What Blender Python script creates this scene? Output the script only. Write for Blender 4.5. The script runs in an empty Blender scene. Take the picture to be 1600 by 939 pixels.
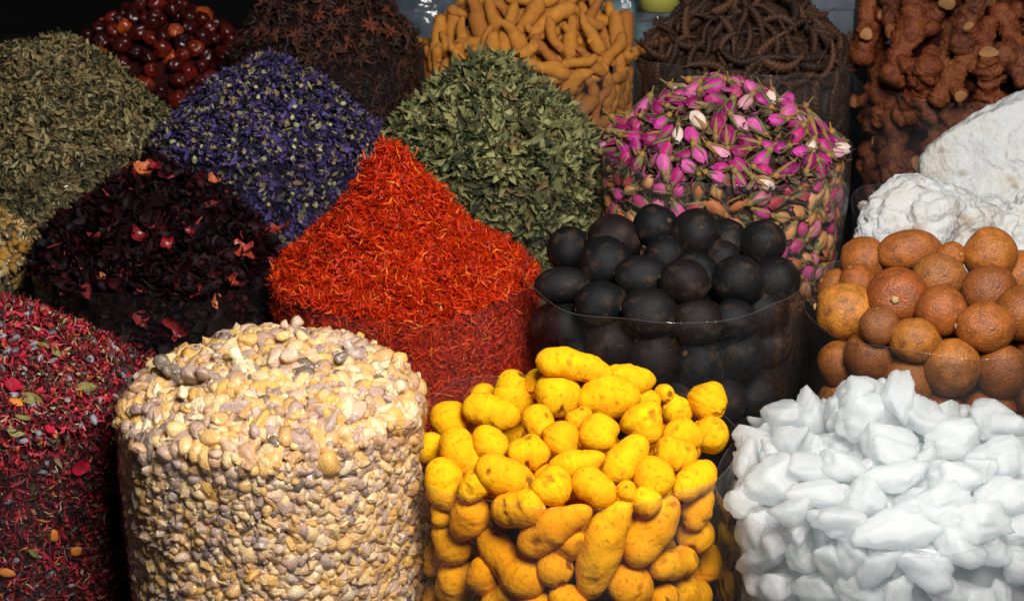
import bpy, bmesh, math, random
import numpy as np
from mathutils import Matrix, Vector

random.seed(7)
RNG = np.random.default_rng(11)
SC = bpy.context.scene
COL = SC.collection
R_ = math.radians

# ------------------------------------------------------------------ camera, world, light, exposure
CAM_H, PITCH, FPX = 1.47, R_(20.0), 3116.0          # FPX: focal length in pixels of the 1600 px wide photograph
cam_data = bpy.data.cameras.new("camera")
cam_data.sensor_width = 36.0
cam_data.lens = 36.0 * FPX / 1600.0
cam_data.clip_start, cam_data.clip_end = 0.05, 60.0
cam_data.dof.use_dof = True
cam_data.dof.focus_distance = 2.12
cam_data.dof.aperture_fstop = 11.0
cam = bpy.data.objects.new("camera", cam_data)
cam.location = (0, 0, CAM_H)
cam.rotation_euler = (R_(90) - PITCH, 0, 0)
COL.objects.link(cam)
SC.camera = cam

world = bpy.data.worlds.new("World")
SC.world = world
world.use_nodes = True
bg = world.node_tree.nodes["Background"]
bg.inputs[0].default_value = (0.62, 0.72, 0.86, 1)
bg.inputs[1].default_value = 0.035


def area_lamp(name, loc, target, size, energy, color):
    ld = bpy.data.lights.new(name, 'AREA')
    ld.shape = 'DISK'
    ld.size = size
    ld.energy = energy
    ld.color = color
    o = bpy.data.objects.new(name, ld)
    o.location = loc
    o.rotation_euler = (Vector(target) - Vector(loc)).to_track_quat('-Z', 'Y').to_euler()
    COL.objects.link(o)
    return o


area_lamp("soft_key_lamp", (0.36, 0.74, 1.98), (0.22, 1.95, 0.70), 0.75, 48, (1.0, 0.97, 0.92))

SC.view_settings.view_transform = 'Standard'
SC.view_settings.look = 'None'
SC.view_settings.exposure = 0.42
SC.view_settings.gamma = 1.0
SC.view_settings.use_curve_mapping = False
SC.cycles.use_denoising = True
SC.cycles.max_bounces = 8
SC.cycles.transparent_max_bounces = 16
SC.cycles.diffuse_bounces = 3
SC.cycles.caustics_reflective = False
SC.cycles.caustics_refractive = False

# ------------------------------------------------------------------ helpers: camera geometry
C0 = np.array([0, 0, CAM_H])
FWD = np.array([0, math.cos(PITCH), -math.sin(PITCH)])
RGT = np.array([1.0, 0, 0])
UPV = np.array([0, math.sin(PITCH), math.cos(PITCH)])


def ray(px, py):
    return FWD + RGT * ((px - 800) / FPX) + UPV * ((469.5 - py) / FPX)


def at(px, py, d):
    return C0 + ray(px, py) * d


def to_px(P):
    Q = np.asarray(P) - C0
    d = Q @ FWD
    return 800 + FPX * (Q @ RGT) / d, 469.5 - FPX * (Q @ UPV) / d, d


def unit(v):
    v = np.asarray(v, float)
    return v / np.maximum(np.linalg.norm(v, axis=-1, keepdims=True), 1e-9)


def sn(P, freq, seed, octaves=2):
    """smooth pseudo noise in about -1..1 from sums of random sines"""
    r = np.random.default_rng(seed)
    P = np.asarray(P, float)
    out = np.zeros(P.shape[:-1])
    amp, tot = 1.0, 0.0
    for o in range(octaves):
        for _ in range(5):
            k = r.normal(size=3)
            k = k / np.linalg.norm(k) * freq * (0.6 + 0.8 * r.random()) * 2 * math.pi
            out += amp * np.sin(P @ k + r.random() * 6.283)
        tot += amp * 2.2
        amp *= 0.5
        freq *= 2.1
    return out / tot


# ------------------------------------------------------------------ helpers: meshes
def new_mesh(name, V, F, smooth=True):
    V = np.ascontiguousarray(V, dtype=np.float32)
    F = np.ascontiguousarray(F, dtype=np.int32)
    m = bpy.data.meshes.new(name)
    n, k = F.shape
    m.vertices.add(len(V))
    m.vertices.foreach_set("co", V.ravel())
    m.loops.add(n * k)
    m.loops.foreach_set("vertex_index", F.ravel())
    m.polygons.add(n)
    m.polygons.foreach_set("loop_start", np.arange(0, n * k, k, dtype=np.int32))
    m.polygons.foreach_set("use_smooth", np.full(n, smooth, dtype=bool))
    m.update(calc_edges=True)
    return m


def set_attr(m, name, vals):
    a = m.attributes.new(name, 'FLOAT', 'POINT')
    a.data.foreach_set("value", np.ascontiguousarray(vals, dtype=np.float32))


def link(name, mesh, mat=None, parent=None, M=None):
    o = bpy.data.objects.new(name, mesh)
    if mesh is not None and mat is not None and not mesh.materials:
        mesh.materials.append(mat)
    COL.objects.link(o)
    if parent is not None:
        o.parent = parent
    if M is not None:
        o.matrix_local = M
    return o


def tag(o, label=None, cat=None, group=None, kind=None):
    if label:
        o["label"] = label
    if cat:
        o["category"] = cat
    if group:
        o["group"] = group
    if kind:
        o["kind"] = kind
    return o


def xform(pos, rot, s=1.0):
    M = Matrix.Identity(4)
    rot = np.asarray(rot)
    for i in range(3):
        for j in range(3):
            M[i][j] = rot[i, j] * (s if np.isscalar(s) else s[j])
        M[i][3] = pos[i]
    return M


_ico = {}


def ico(sub):
    if sub not in _ico:
        bm = bmesh.new()
        bmesh.ops.create_icosphere(bm, subdivisions=sub, radius=1)
        V = np.array([v.co[:] for v in bm.verts])
        F = np.array([[v.index for v in f.verts] for f in bm.faces])
        bm.free()
        _ico[sub] = (V, F)
    V, F = _ico[sub]
    return V.copy(), F.copy()


def tris(F):
    F = np.asarray(F)
    if F.shape[1] == 3:
        return F
    return np.concatenate([F[:, [0, 1, 2]], F[:, [0, 2, 3]]])


def join(parts):
    Vs, Fs, o = [], [], 0
    for V, F in parts:
        Vs.append(V)
        Fs.append(tris(F) + o)
        o += len(V)
    return np.concatenate(Vs), np.concatenate(Fs)


def tube(P, rad, n=10):
    """closed tube through points P; rad is (m,) or (m,n). Ends are closed by a cap vertex."""
    P = np.asarray(P, float)
    m = len(P)
    rad = np.asarray(rad, float)
    if rad.ndim == 1:
        rad = np.repeat(rad[:, None], n, 1)
    T = unit(np.gradient(P, axis=0))
    ref = np.array([0.13, 0.21, 1.0]) if abs(T[0][2]) < 0.8 else np.array([1.0, 0.2, 0.1])
    N = unit(ref - T[0] * (ref @ T[0]))
    V = []
    th = np.arange(n) / n * 2 * math.pi
    for i in range(m):
        N = unit(N - T[i] * (N @ T[i]))
        B = np.cross(T[i], N)
        V.append(P[i] + rad[i][:, None] * (np.cos(th)[:, None] * N + np.sin(th)[:, None] * B))
    V = np.concatenate(V)
    i, j = np.meshgrid(np.arange(m - 1), np.arange(n), indexing='ij')
    j2 = (j + 1) % n
    F = np.stack([i * n + j, i * n + j2, (i + 1) * n + j2, (i + 1) * n + j], -1).reshape(-1, 4)
    V = np.concatenate([V, P[:1], P[-1:]])
    a, b = m * n, m * n + 1
    jj = np.arange(n)
    c1 = np.stack([np.full(n, a), (jj + 1) % n, jj, jj], -1)
    c2 = np.stack([np.full(n, b), (m - 1) * n + jj, (m - 1) * n + (jj + 1) % n, (m - 1) * n + (jj + 1) % n], -1)
    T3 = np.concatenate([tris(F), c1[:, :3], c2[:, :3]])
    return V, T3


def sheet(nu, nv, fn):
    """grid sheet, fn(u,v)->xyz with u,v arrays in 0..1"""
    u, v = np.meshgrid(np.linspace(0, 1, nu), np.linspace(0, 1, nv), indexing='ij')
    V = np.stack(fn(u, v), -1).reshape(-1, 3)
    i, j = np.meshgrid(np.arange(nu - 1), np.arange(nv - 1), indexing='ij')
    F = np.stack([i * nv + j, (i + 1) * nv + j, (i + 1) * nv + j + 1, i * nv + j + 1], -1).reshape(-1, 4)
    return V, tris(F)


def box(x0, x1, y0, y1, z0, z1):
    V = np.array([[x, y, z] for x in (x0, x1) for y in (y0, y1) for z in (z0, z1)], float)
    F = np.array([[0, 1, 3, 2], [4, 6, 7, 5], [0, 4, 5, 1], [2, 3, 7, 6], [0, 2, 6, 4], [1, 5, 7, 3]])
    return V, F


def frames(N, tilt, rng):
    """random frames (n,3,3) whose third column is near the normals N"""
    n = len(N)
    N = unit(N + rng.normal(size=(n, 3)) * tilt)
    A = unit(np.cross(N, rng.normal(size=(n, 3))))
    B = np.cross(N, A)
    return np.stack([A, B, N], -1)


def scatter(templates, P, Rm, S, rng):
    """many copies of small templates (V,F triangles) joined into one V,F"""
    which = rng.integers(0, len(templates), len(P))
    Vs, Fs, off = [], [], 0
    for t, (V, F) in enumerate(templates):
        idx = np.nonzero(which == t)[0]
        if not len(idx):
            continue
        s = S[idx]
        s = s[:, None] if s.ndim == 1 else s
        W = np.einsum('nij,nvj->nvi', Rm[idx], V[None] * s[:, None, :]) + P[idx][:, None, :]
        G = F[None] + (np.arange(len(idx)) * len(V))[:, None, None] + off
        Vs.append(W.reshape(-1, 3))
        Fs.append(G.reshape(-1, 3))
        off += len(idx) * len(V)
    return np.concatenate(Vs), np.concatenate(Fs)


# ------------------------------------------------------------------ helpers: materials
def new_mat(name):
    m = bpy.data.materials.new(name)
    m.use_nodes = True
    nt = m.node_tree
    return m, nt, nt.nodes["Principled BSDF"], nt.nodes["Material Output"]


def ramp_node(nt, stops, interp='LINEAR'):
    r = nt.nodes.new("ShaderNodeValToRGB")
    r.color_ramp.interpolation = interp
    els = r.color_ramp.elements
    while len(els) < len(stops):
        els.new(0.5)
    for e, (p, c) in zip(els, stops):
        e.position = p
        e.color = (c[0], c[1], c[2], 1)
    return r


def spread(cols):
    n = len(cols)
    return [(i / n, c) for i, c in enumerate(cols)]


def grain(name, cols, rnd='object', interp='CONSTANT', mottle=None, mfac=0.5, mscale=60, rough=0.6, spec=0.3,
          sss=0.0, sss_r=(1, .6, .4), sss_scale=0.01, bump=0.0, bscale=200, transl=0.0, attr=None, attr_col=None,
          hv=0.0, coat=0.0, pits=None, bdist=0.002, mlo=.38, mhi=.68, clear=0.0):
    """one coloured spice material: colour picked per object / per loose piece, mottled by noise"""
    m, nt, bs, out = new_mat(name)
    L = nt.links
    if rnd == 'object':
        src = nt.nodes.new("ShaderNodeObjectInfo").outputs["Random"]
    else:
        src = nt.nodes.new("ShaderNodeNewGeometry").outputs["Random Per Island"]
    rp = ramp_node(nt, spread(cols) if not isinstance(cols[0][1], (tuple, list)) else cols, interp)
    L.new(src, rp.inputs[0])
    color = rp.outputs[0]
    tc = nt.nodes.new("ShaderNodeTexCoord").outputs["Object"]
    if mottle is not None:
        nz = nt.nodes.new("ShaderNodeTexNoise")
        nz.inputs["Scale"].default_value = mscale
        nz.inputs["Detail"].default_value = 5
        nz.inputs["Roughness"].default_value = 0.65
        L.new(tc, nz.inputs["Vector"])
        st = ramp_node(nt, [(mlo, (0, 0, 0)), (mhi, (1, 1, 1))])
        L.new(nz.outputs[0], st.inputs[0])
        mul = nt.nodes.new("ShaderNodeMath")
        mul.operation = 'MULTIPLY'
        mul.inputs[1].default_value = mfac
        L.new(st.outputs[0], mul.inputs[0])
        mx = nt.nodes.new("ShaderNodeMixRGB")
        L.new(mul.outputs[0], mx.inputs[0])
        L.new(color, mx.inputs[1])
        mx.inputs[2].default_value = (*mottle, 1)
        color = mx.outputs[0]
    if pits is not None:
        pc, ps, pf = pits
        nz = nt.nodes.new("ShaderNodeTexNoise")
        nz.inputs["Scale"].default_value = ps
        nz.inputs["Detail"].default_value = 2
        L.new(tc, nz.inputs["Vector"])
        st = ramp_node(nt, [(0.60, (0, 0, 0)), (0.70, (1, 1, 1))])
        L.new(nz.outputs[0], st.inputs[0])
        mul = nt.nodes.new("ShaderNodeMath")
        mul.operation = 'MULTIPLY'
        mul.inputs[1].default_value = pf
        L.new(st.outputs[0], mul.inputs[0])
        mx = nt.nodes.new("ShaderNodeMixRGB")
        L.new(mul.outputs[0], mx.inputs[0])
        L.new(color, mx.inputs[1])
        mx.inputs[2].default_value = (*pc, 1)
        color = mx.outputs[0]
    if attr is not None:
        an = nt.nodes.new("ShaderNodeAttribute")
        an.attribute_name = attr
        mx = nt.nodes.new("ShaderNodeMixRGB")
        L.new(an.outputs["Fac"], mx.inputs[0])
        L.new(color, mx.inputs[1])
        mx.inputs[2].default_value = (*attr_col, 1)
        color = mx.outputs[0]
    L.new(color, bs.inputs["Base Color"])
    bs.inputs["Roughness"].default_value = rough
    bs.inputs["Specular IOR Level"].default_value = spec
    bs.inputs["Coat Weight"].default_value = coat
    bs.inputs["Coat Roughness"].default_value = 0.15
    if sss:
        bs.inputs["Subsurface Weight"].default_value = sss
        bs.inputs["Subsurface Radius"].default_value = sss_r
        bs.inputs["Subsurface Scale"].default_value = sss_scale
    if bump:
        nb = nt.nodes.new("ShaderNodeTexNoise")
        nb.inputs["Scale"].default_value = bscale
        nb.inputs["Detail"].default_value = 4
        L.new(tc, nb.inputs["Vector"])
        bp = nt.nodes.new("ShaderNodeBump")
        bp.inputs["Strength"].default_value = bump
        bp.inputs["Distance"].default_value = bdist
        L.new(nb.outputs[0], bp.inputs["Height"])
        L.new(bp.outputs[0], bs.inputs["Normal"])
    if transl:
        tr = nt.nodes.new("ShaderNodeBsdfTranslucent")
        L.new(color, tr.inputs["Color"])
        ms = nt.nodes.new("ShaderNodeMixShader")
        ms.inputs[0].default_value = transl
        L.new(bs.outputs[0], ms.inputs[1])
        L.new(tr.outputs[0], ms.inputs[2])
        L.new(ms.outputs[0], out.inputs["Surface"])
        if clear:
            tp = nt.nodes.new("ShaderNodeBsdfTransparent")
            tp.inputs[0].default_value = (.95, .98, 1, 1)
            m3 = nt.nodes.new("ShaderNodeMixShader")
            m3.inputs[0].default_value = clear
            L.new(ms.outputs[0], m3.inputs[1])
            L.new(tp.outputs[0], m3.inputs[2])
            L.new(m3.outputs[0], out.inputs["Surface"])
    return m


def film_mat(name, haze=0.06, tint=(0.9, 0.9, 0.9), dust=(0.75, 0.76, 0.8)):
    m, nt, bs, out = new_mat(name)
    L = nt.links
    nt.nodes.remove(bs)
    tc = nt.nodes.new("ShaderNodeTexCoord").outputs["Object"]
    nz = nt.nodes.new("ShaderNodeTexNoise")
    nz.inputs["Scale"].default_value = 14
    nz.inputs["Detail"].default_value = 6
    nz.inputs["Roughness"].default_value = 0.6
    L.new(tc, nz.inputs["Vector"])
    rp = ramp_node(nt, [(0.35, (haze * .4,) * 3), (0.72, (haze * 1.9,) * 3)])
    L.new(nz.outputs[0], rp.inputs[0])
    bpn = nt.nodes.new("ShaderNodeTexNoise")
    bpn.inputs["Scale"].default_value = 22
    bpn.inputs["Detail"].default_value = 3
    bpn.inputs["Distortion"].default_value = 1.2
    L.new(tc, bpn.inputs["Vector"])
    bp = nt.nodes.new("ShaderNodeBump")
    bp.inputs["Strength"].default_value = 0.9
    bp.inputs["Distance"].default_value = 0.008
    L.new(bpn.outputs[0], bp.inputs["Height"])
    tr = nt.nodes.new("ShaderNodeBsdfTransparent")
    tr.inputs[0].default_value = (*tint, 1)
    df = nt.nodes.new("ShaderNodeBsdfDiffuse")
    df.inputs[0].default_value = (*dust, 1)
    gl = nt.nodes.new("ShaderNodeBsdfGlossy")
    gl.inputs["Color"].default_value = (1, 1, 1, 1)
    gl.inputs["Roughness"].default_value = 0.07
    L.new(bp.outputs[0], gl.inputs["Normal"])
    lw = nt.nodes.new("ShaderNodeLayerWeight")
    lw.inputs["Blend"].default_value = 0.5
    pw = nt.nodes.new("ShaderNodeMath")
    pw.operation = 'POWER'
    pw.inputs[1].default_value = 4.0
    L.new(lw.outputs["Facing"], pw.inputs[0])
    ma = nt.nodes.new("ShaderNodeMath")
    ma.operation = 'MULTIPLY_ADD'
    ma.inputs[1].default_value = 0.30
    ma.inputs[2].default_value = 0.045
    L.new(pw.outputs[0], ma.inputs[0])
    m1 = nt.nodes.new("ShaderNodeMixShader")
    L.new(rp.outputs[0], m1.inputs[0])
    L.new(tr.outputs[0], m1.inputs[1])
    L.new(df.outputs[0], m1.inputs[2])
    m2 = nt.nodes.new("ShaderNodeMixShader")
    L.new(ma.outputs[0], m2.inputs[0])
    L.new(m1.outputs[0], m2.inputs[1])
    L.new(gl.outputs[0], m2.inputs[2])
    L.new(m2.outputs[0], out.inputs["Surface"])
    return m


# ------------------------------------------------------------------ sacks: where they stand and how their heaps rise
class Sack:
    def __init__(s, cx, cy, hw, d, rise, prof, apex=(0, 0), rim_up=0.012, sq=2.4, lump=0.004, seed=0, wave=0.006):
        c = at(cx, cy, d)
        s.c = c[:2]
        s.z = c[2]                      # height where the contents meet the film
        s.R = hw * d / FPX
        s.px = FPX / d
        s.rise = rise
        s.pr = np.array(prof, float)
        s.apex = np.array(apex, float)
        s.rim_up, s.sq, s.lump, s.seed, s.wave = rim_up, sq, lump, seed, wave
        s.base = 0.30

    def shape(s, th, z):
        """outline of the filled sack: rounded, a little square, narrower towards the foot, with soft folds"""
        q = s.sq
        sup = (np.abs(np.cos(th + .4)) ** q + np.abs(np.sin(th + .4)) ** q) ** (-1 / q)
        sup = sup / 2 ** (.5 - 1 / q)
        dz = s.z - z
        rr = 1.0 - 0.055 * np.clip(dz, 0, 1) / 0.38
        k = s.seed
        f = 0.010 * np.sin(5 * th + 9 * dz + k) + 0.008 * np.sin(9 * th - 14 * dz + 2.1 * k) + 0.006 * np.sin(3 * th + 31 * dz + k)
        return s.R * rr * (0.985 * (0.5 + 0.5 * sup / 1.0) + f)

    def h(s, x, y):
        """height of the heap surface over (x,y)"""
        dx, dy = x - s.c[0], y - s.c[1]
        rho = np.sqrt(dx * dx + dy * dy) / s.R
        w = np.clip(1 - rho, 0, 1)
        dx, dy = dx - s.apex[0] * w, dy - s.apex[1] * w
        rho = np.sqrt(dx * dx + dy * dy) / s.R
        z = s.z + s.rise * np.interp(rho, s.pr[:, 0], s.pr[:, 1])
        if s.lump:
            z = z + s.lump * sn(np.stack([x, y, 0 * x], -1), 14, s.seed + 5, 3) * np.clip(1.3 - rho, 0, 1)
        return z

    def normal(s, x, y):
        e = 0.006
        gx = (s.h(x + e, y) - s.h(x - e, y)) / (2 * e)
        gy = (s.h(x, y + e) - s.h(x, y - e)) / (2 * e)
        return unit(np.stack([-gx, -gy, np.ones_like(gx)], -1))

    def hit(s, px, py):
        """first point of the sack's contents on the sight line through a pixel"""
        t = np.linspace(1.5, 3.6, 2600)
        P = C0 + ray(px, py)[None] * t[:, None]
        r = np.hypot(P[:, 0] - s.c[0], P[:, 1] - s.c[1])
        th = np.arctan2(P[:, 1] - s.c[1], P[:, 0] - s.c[0])
        ins = (r < s.shape(th, P[:, 2])) & (P[:, 2] < s.h(P[:, 0], P[:, 1]))
        k = np.argmax(ins)
        if not ins.any():
            rr = np.hypot(P[:, 0] - s.c[0], P[:, 1] - s.c[1]) + np.abs(P[:, 2] - s.h(P[:, 0], P[:, 1]))
            k = np.argmin(rr)
            return P[k], s.normal(P[k:k + 1, 0], P[k:k + 1, 1])[0]
        p = P[k]
        if s.h(p[0], p[1]) - p[2] < 0.012:
            n = s.normal(P[k:k + 1, 0], P[k:k + 1, 1])[0]
        else:
            n = np.array([math.cos(th[k]), math.sin(th[k]), 0.1])
        return p, unit(n)

    def sample(s, n, rng, side=0.45, depth=0.26, inset=0.0, cull=True, back=-0.35, zpow=1.0):
        """n points on the heap top and on its front side, with normals"""
        Ps, Ns = [], []
        k = int(n * (1 - side) * 1.6)
        rho = np.sqrt(rng.random(k)) * 0.992
        th = rng.random(k) * 2 * math.pi
        rr = rho * s.shape(th, np.full(k, s.z))
        x, y = s.c[0] + rr * np.cos(th), s.c[1] + rr * np.sin(th)
        N = s.normal(x, y)
        P = np.stack([x, y, s.h(x, y)], -1)
        Ps.append(P - N * inset)
        Ns.append(N)
        k = int(n * side * 1.3)
        th = -math.pi / 2 + (rng.random(k) - .5) * math.pi * 1.15
        z = s.z - depth * rng.random(k) ** zpow
        r2 = s.shape(th, z) - inset
        Ps.append(np.stack([s.c[0] + r2 * np.cos(th), s.c[1] + r2 * np.sin(th), z], -1))
        Ns.append(np.stack([np.cos(th), np.sin(th), 0 * th + .05], -1))
        P, N = np.concatenate(Ps), unit(np.concatenate(Ns))
        o = rng.permutation(len(P))
        P, N = P[o], N[o]
        if cull:
            u, v, d = to_px(P)
            f = np.einsum('ij,ij->i', N, unit(C0 - P))
            ok = (u > -260) & (u < 1860) & (v < 1060) & (v > -220) & (f > back)
            P, N = P[ok], N[ok]
        return P, N

    def core(s, inset, rough=0.004, nt=72, nz=22, nr=26):
        """the packed inside of the sack, a little smaller than what lies on it"""
        th = np.arange(nt) / nt * 2 * math.pi
        rings = []
        for z in np.linspace(s.base + 0.004, s.z - inset, nz):
            r = s.shape(th, np.full(nt, z)) - inset
            rings.append(np.stack([s.c[0] + r * np.cos(th), s.c[1] + r * np.sin(th), np.full(nt, z)], -1))
        edge = s.shape(th, np.full(nt, s.z)) - inset
        for q in np.linspace(0.985, 0.02, nr):
            x, y = s.c[0] + q * edge * np.cos(th), s.c[1] + q * edge * np.sin(th)
            rings.append(np.stack([x, y, s.h(x, y) - inset * 1.1], -1))
        V = np.concatenate(rings)
        m = len(rings)
        i, j = np.meshgrid(np.arange(m - 1), np.arange(nt), indexing='ij')
        j2 = (j + 1) % nt
        F = np.stack([i * nt + j, i * nt + j2, (i + 1) * nt + j2, (i + 1) * nt + j], -1).reshape(-1, 4)
        V = V + (sn(V, 22, s.seed + 3, 3) * rough)[:, None] * unit(V - np.array([s.c[0], s.c[1], s.z - .1]))
        V[:, 2] = np.maximum(V[:, 2], s.base + 0.002)
        return V, tris(F)


DOME = [(0, 1), (.2, .96), (.4, .82), (.6, .6), (.8, .32), (1, 0), (1.3, -.4)]
FLATD = [(0, 1), (.3, .97), (.55, .85), (.75, .62), (.9, .32), (1, 0), (1.3, -.5)]
CONE = [(0, 1), (.09, .985), (.15, .88), (.3, .655), (.55, .345), (.75, .16), (.9, .05), (1, 0), (1.3, -.3)]
HILL = [(0, 1), (.15, .95), (.35, .80), (.6, .54), (.8, .28), (.92, .12), (1, 0), (1.3, -.3)]
HILL2 = [(0, 1), (.1, .95), (.3, .82), (.5, .64), (.75, .37), (.9, .15), (1, 0), (1.3, -.3)]
SOFT = [(0, 1), (.12, .95), (.3, .78), (.5, .55), (.7, .32), (.85, .15), (1, 0), (1.3, -.3)]

S = {
    'potpourri': Sack(0, 612, 245, 2.10, 0.104, HILL, (-.02, 0), seed=1, lump=.006, rim_up=.002),
    'frank': Sack(425, 640, 240, 1.96, 0.054, FLATD, (.01, .01), seed=2, lump=.006, rim_up=.012),
    'turmeric': Sack(895, 700, 252, 1.99, 0.066, HILL2, (.01, .02), seed=3, rim_up=.012, lump=.004),
    'crystal': Sack(1392, 748, 266, 1.94, 0.066, HILL2, (.0, .02), seed=4, rim_up=.004, lump=.006),
    'chamomile': Sack(-95, 400, 170, 2.40, 0.10, SOFT, (0, 0), seed=5),
    'hibiscus': Sack(242, 405, 190, 2.34, 0.108, HILL2, (.015, 0), seed=6, lump=.014, rim_up=.002),
    'safflower': Sack(630, 428, 211, 2.33, 0.152, CONE, (-.012, 0), seed=7, lump=.006, rim_up=.006),
    'blacklime': Sack(1037, 440, 220, 2.29, 0.066, HILL2, (.01, .02), seed=8, rim_up=.014, lump=0),
    'brownlime': Sack(1470, 490, 216, 2.31, 0.072, HILL2, (.0, .02), seed=9, rim_up=.012, lump=0),
    'greyherb': Sack(80, 215, 196, 2.72, 0.140, HILL, (.01, 0), seed=10, rim_up=.002, lump=.012),
    'mallow': Sack(420, 222, 182, 2.62, 0.112, HILL, (0, 0), seed=11, rim_up=.002, lump=.010),
    'mint': Sack(765, 240, 168, 2.62, 0.122, HILL2, (0, 0), seed=12, rim_up=.002, lump=.010),
    'rose': Sack(1127, 242, 201, 2.60, 0.094, HILL, (.0, .0), seed=13, rim_up=.010, lump=.004),
    'white': Sack(1520, 330, 190, 2.66, 0.04, DOME, (0, 0), seed=14, rim_up=.0, lump=0),
    'berry': Sack(248, 128, 176, 3.06, 0.130, HILL2, (.01, 0), seed=15, rim_up=.006, lump=.004),
    'star': Sack(512, 78, 150, 2.93, 0.115, DOME, (0, 0), seed=16, rim_up=.010),
    'finger': Sack(830, 92, 172, 2.96, 0.128, HILL2, (0, 0), seed=17, rim_up=.006),
    'pod': Sack(1165, 90, 172, 2.94, 0.112, HILL, (.012, 0), seed=18, rim_up=.008),
    'galangal': Sack(1525, 128, 190, 2.97, 0.190, FLATD, (.0, .0), seed=19, rim_up=.006),
}
TIERS = [(1.50, 2.02, 0.30), (2.02, 2.36, 0.33), (2.36, 2.725, 0.38), (2.725, 3.20, 0.42)]
for s_ in S.values():
    for y0, y1, zt in TIERS:
        if y0 <= s_.c[1] < y1:
            s_.base = zt

# ------------------------------------------------------------------ the setting: ground, stepped stand, back wall and what shows of the stall behind
wood, nt_, bs_, _ = new_mat("dark_wood")
nz_ = nt_.nodes.new("ShaderNodeTexNoise")
nz_.inputs["Scale"].default_value = 9
rp_ = ramp_node(nt_, [(.3, (.004, .003, .003)), (.7, (.012, .009, .007))])
nt_.links.new(nz_.outputs[0], rp_.inputs[0])
nt_.links.new(rp_.outputs[0], bs_.inputs["Base Color"])
bs_.inputs["Roughness"].default_value = 0.7
floor_m, nt_, bs_, _ = new_mat("stall_floor")
nz_ = nt_.nodes.new("ShaderNodeTexNoise")
nz_.inputs["Scale"].default_value = 14
rp_ = ramp_node(nt_, [(.3, (.03, .028, .026)), (.7, (.07, .065, .06))])
nt_.links.new(nz_.outputs[0], rp_.inputs[0])
nt_.links.new(rp_.outputs[0], bs_.inputs["Base Color"])
wall_m, nt_, bs_, _ = new_mat("dark_cloth_wall")
nz_ = nt_.nodes.new("ShaderNodeTexNoise")
nz_.inputs["Scale"].default_value = 20
rp_ = ramp_node(nt_, [(.3, (.002, .002, .002)), (.7, (.005, .005, .006))])
nt_.links.new(nz_.outputs[0], rp_.inputs[0])
nt_.links.new(rp_.outputs[0], bs_.inputs["Base Color"])
bs_.inputs["Roughness"].default_value = 0.9
bs_.inputs["Specular IOR Level"].default_value = 0.1

tag(link("ground", new_mesh("ground", *box(-4, 4, -1.5, 6, -.05, 0), smooth=False), floor_m), kind='structure')
for i, (y0, y1, zt) in enumerate(TIERS):
    tag(link("display_step", new_mesh("display_step", *box(-1.25, 1.35, y0 + .002, y1 - .002, 0.001, zt), smooth=False), wood), kind='structure')
tag(link("back_ledge", new_mesh("back_ledge", *box(-1.6, 1.8, 3.204, 3.95, 0.001, 0.60), smooth=False), wood), kind='structure')
tag(link("wall_back", new_mesh("wall_back", *box(-2.6, 2.8, 4.0, 4.05, 0.001, 2.3), smooth=False), wall_m), kind='structure')

steel, nt_, bs_, _ = new_mat("grey_painted_steel")
nz_ = nt_.nodes.new("ShaderNodeTexNoise")
nz_.inputs["Scale"].default_value = 6
nz_.inputs["Detail"].default_value = 6
rp_ = ramp_node(nt_, [(.3, (.10, .12, .15)), (.7, (.17, .195, .235))])
nt_.links.new(nz_.outputs[0], rp_.inputs[0])
nt_.links.new(rp_.outputs[0], bs_.inputs["Base Color"])
bs_.inputs["Roughness"].default_value = 0.45
bs_.inputs["Metallic"].default_value = 0.2
black_m, nt_, bs_, _ = new_mat("black_paint")
bs_.inputs["Base Color"].default_value = (.004, .004, .005, 1)
bs_.inputs["Roughness"].default_value = 0.6

# grey steel cabinet behind the pods, its dark post and top trim
D_CAB = 3.48


def slab(px0, px1, py0, py1, d, th):
    """upright board whose front face covers this pixel range at depth d (real size, real thickness)"""
    a, b = at(px0, py1, d), at(px1, py0, d)
    return a[0], b[0], a[1], a[1] + th, a[2], b[2]


cab = link("steel_cabinet", None)
x0, x1, y0, y1, z0, z1 = slab(1195, 1420, -40, 160, D_CAB, .20)
cab.location = ((x0 + x1) / 2, y0, 0.60)
tag(cab, "grey blue steel cabinet behind the dark twisted pods", "cabinet")


def cab_part(name, b, mat):
    V, F = box(*b)
    return link(name, new_mesh(name, V - np.array(cab.location), F, smooth=False), mat, cab)


xm0, xm1 = at(1327, 60, D_CAB)[0], at(1352, 60, D_CAB)[0]
zt = at(1300, 5, D_CAB)[2]
cab_part("door_panel", (x0, xm0 - .001, y0, y0 + .02, .601, zt), steel)
cab_part("door_panel", (xm1 + .001, x1, y0, y0 + .02, .601, zt), steel)
cab_part("post", (xm0, xm1, y0 - .006, y0 + .03, .601, zt + .10), black_m)
cab_part("top_rail", (x0, xm0 - .001, y0 - .004, y0 + .03, zt + .001, zt + .05), steel)
cab_part("top_rail", (xm1 + .001, x1, y0 - .004, y0 + .03, zt + .001, zt + .05), steel)
cab_part("back_panel", (x0, x1, y0 + .032, y0 + .2, .601, zt + .05), steel)

glass_m = film_mat("jar_glass", haze=0.16, tint=(.80, .88, .9), dust=(.55, .66, .72))
cloudy_m = film_mat("cloudy_plastic", haze=0.5, tint=(.6, .65, .7), dust=(.16, .19, .23))
lid_m = grain("yellow_lid", [(0, (.50, .46, .09)), (1, (.55, .5, .12))], interp='LINEAR', rough=.4, spec=.4)


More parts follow.
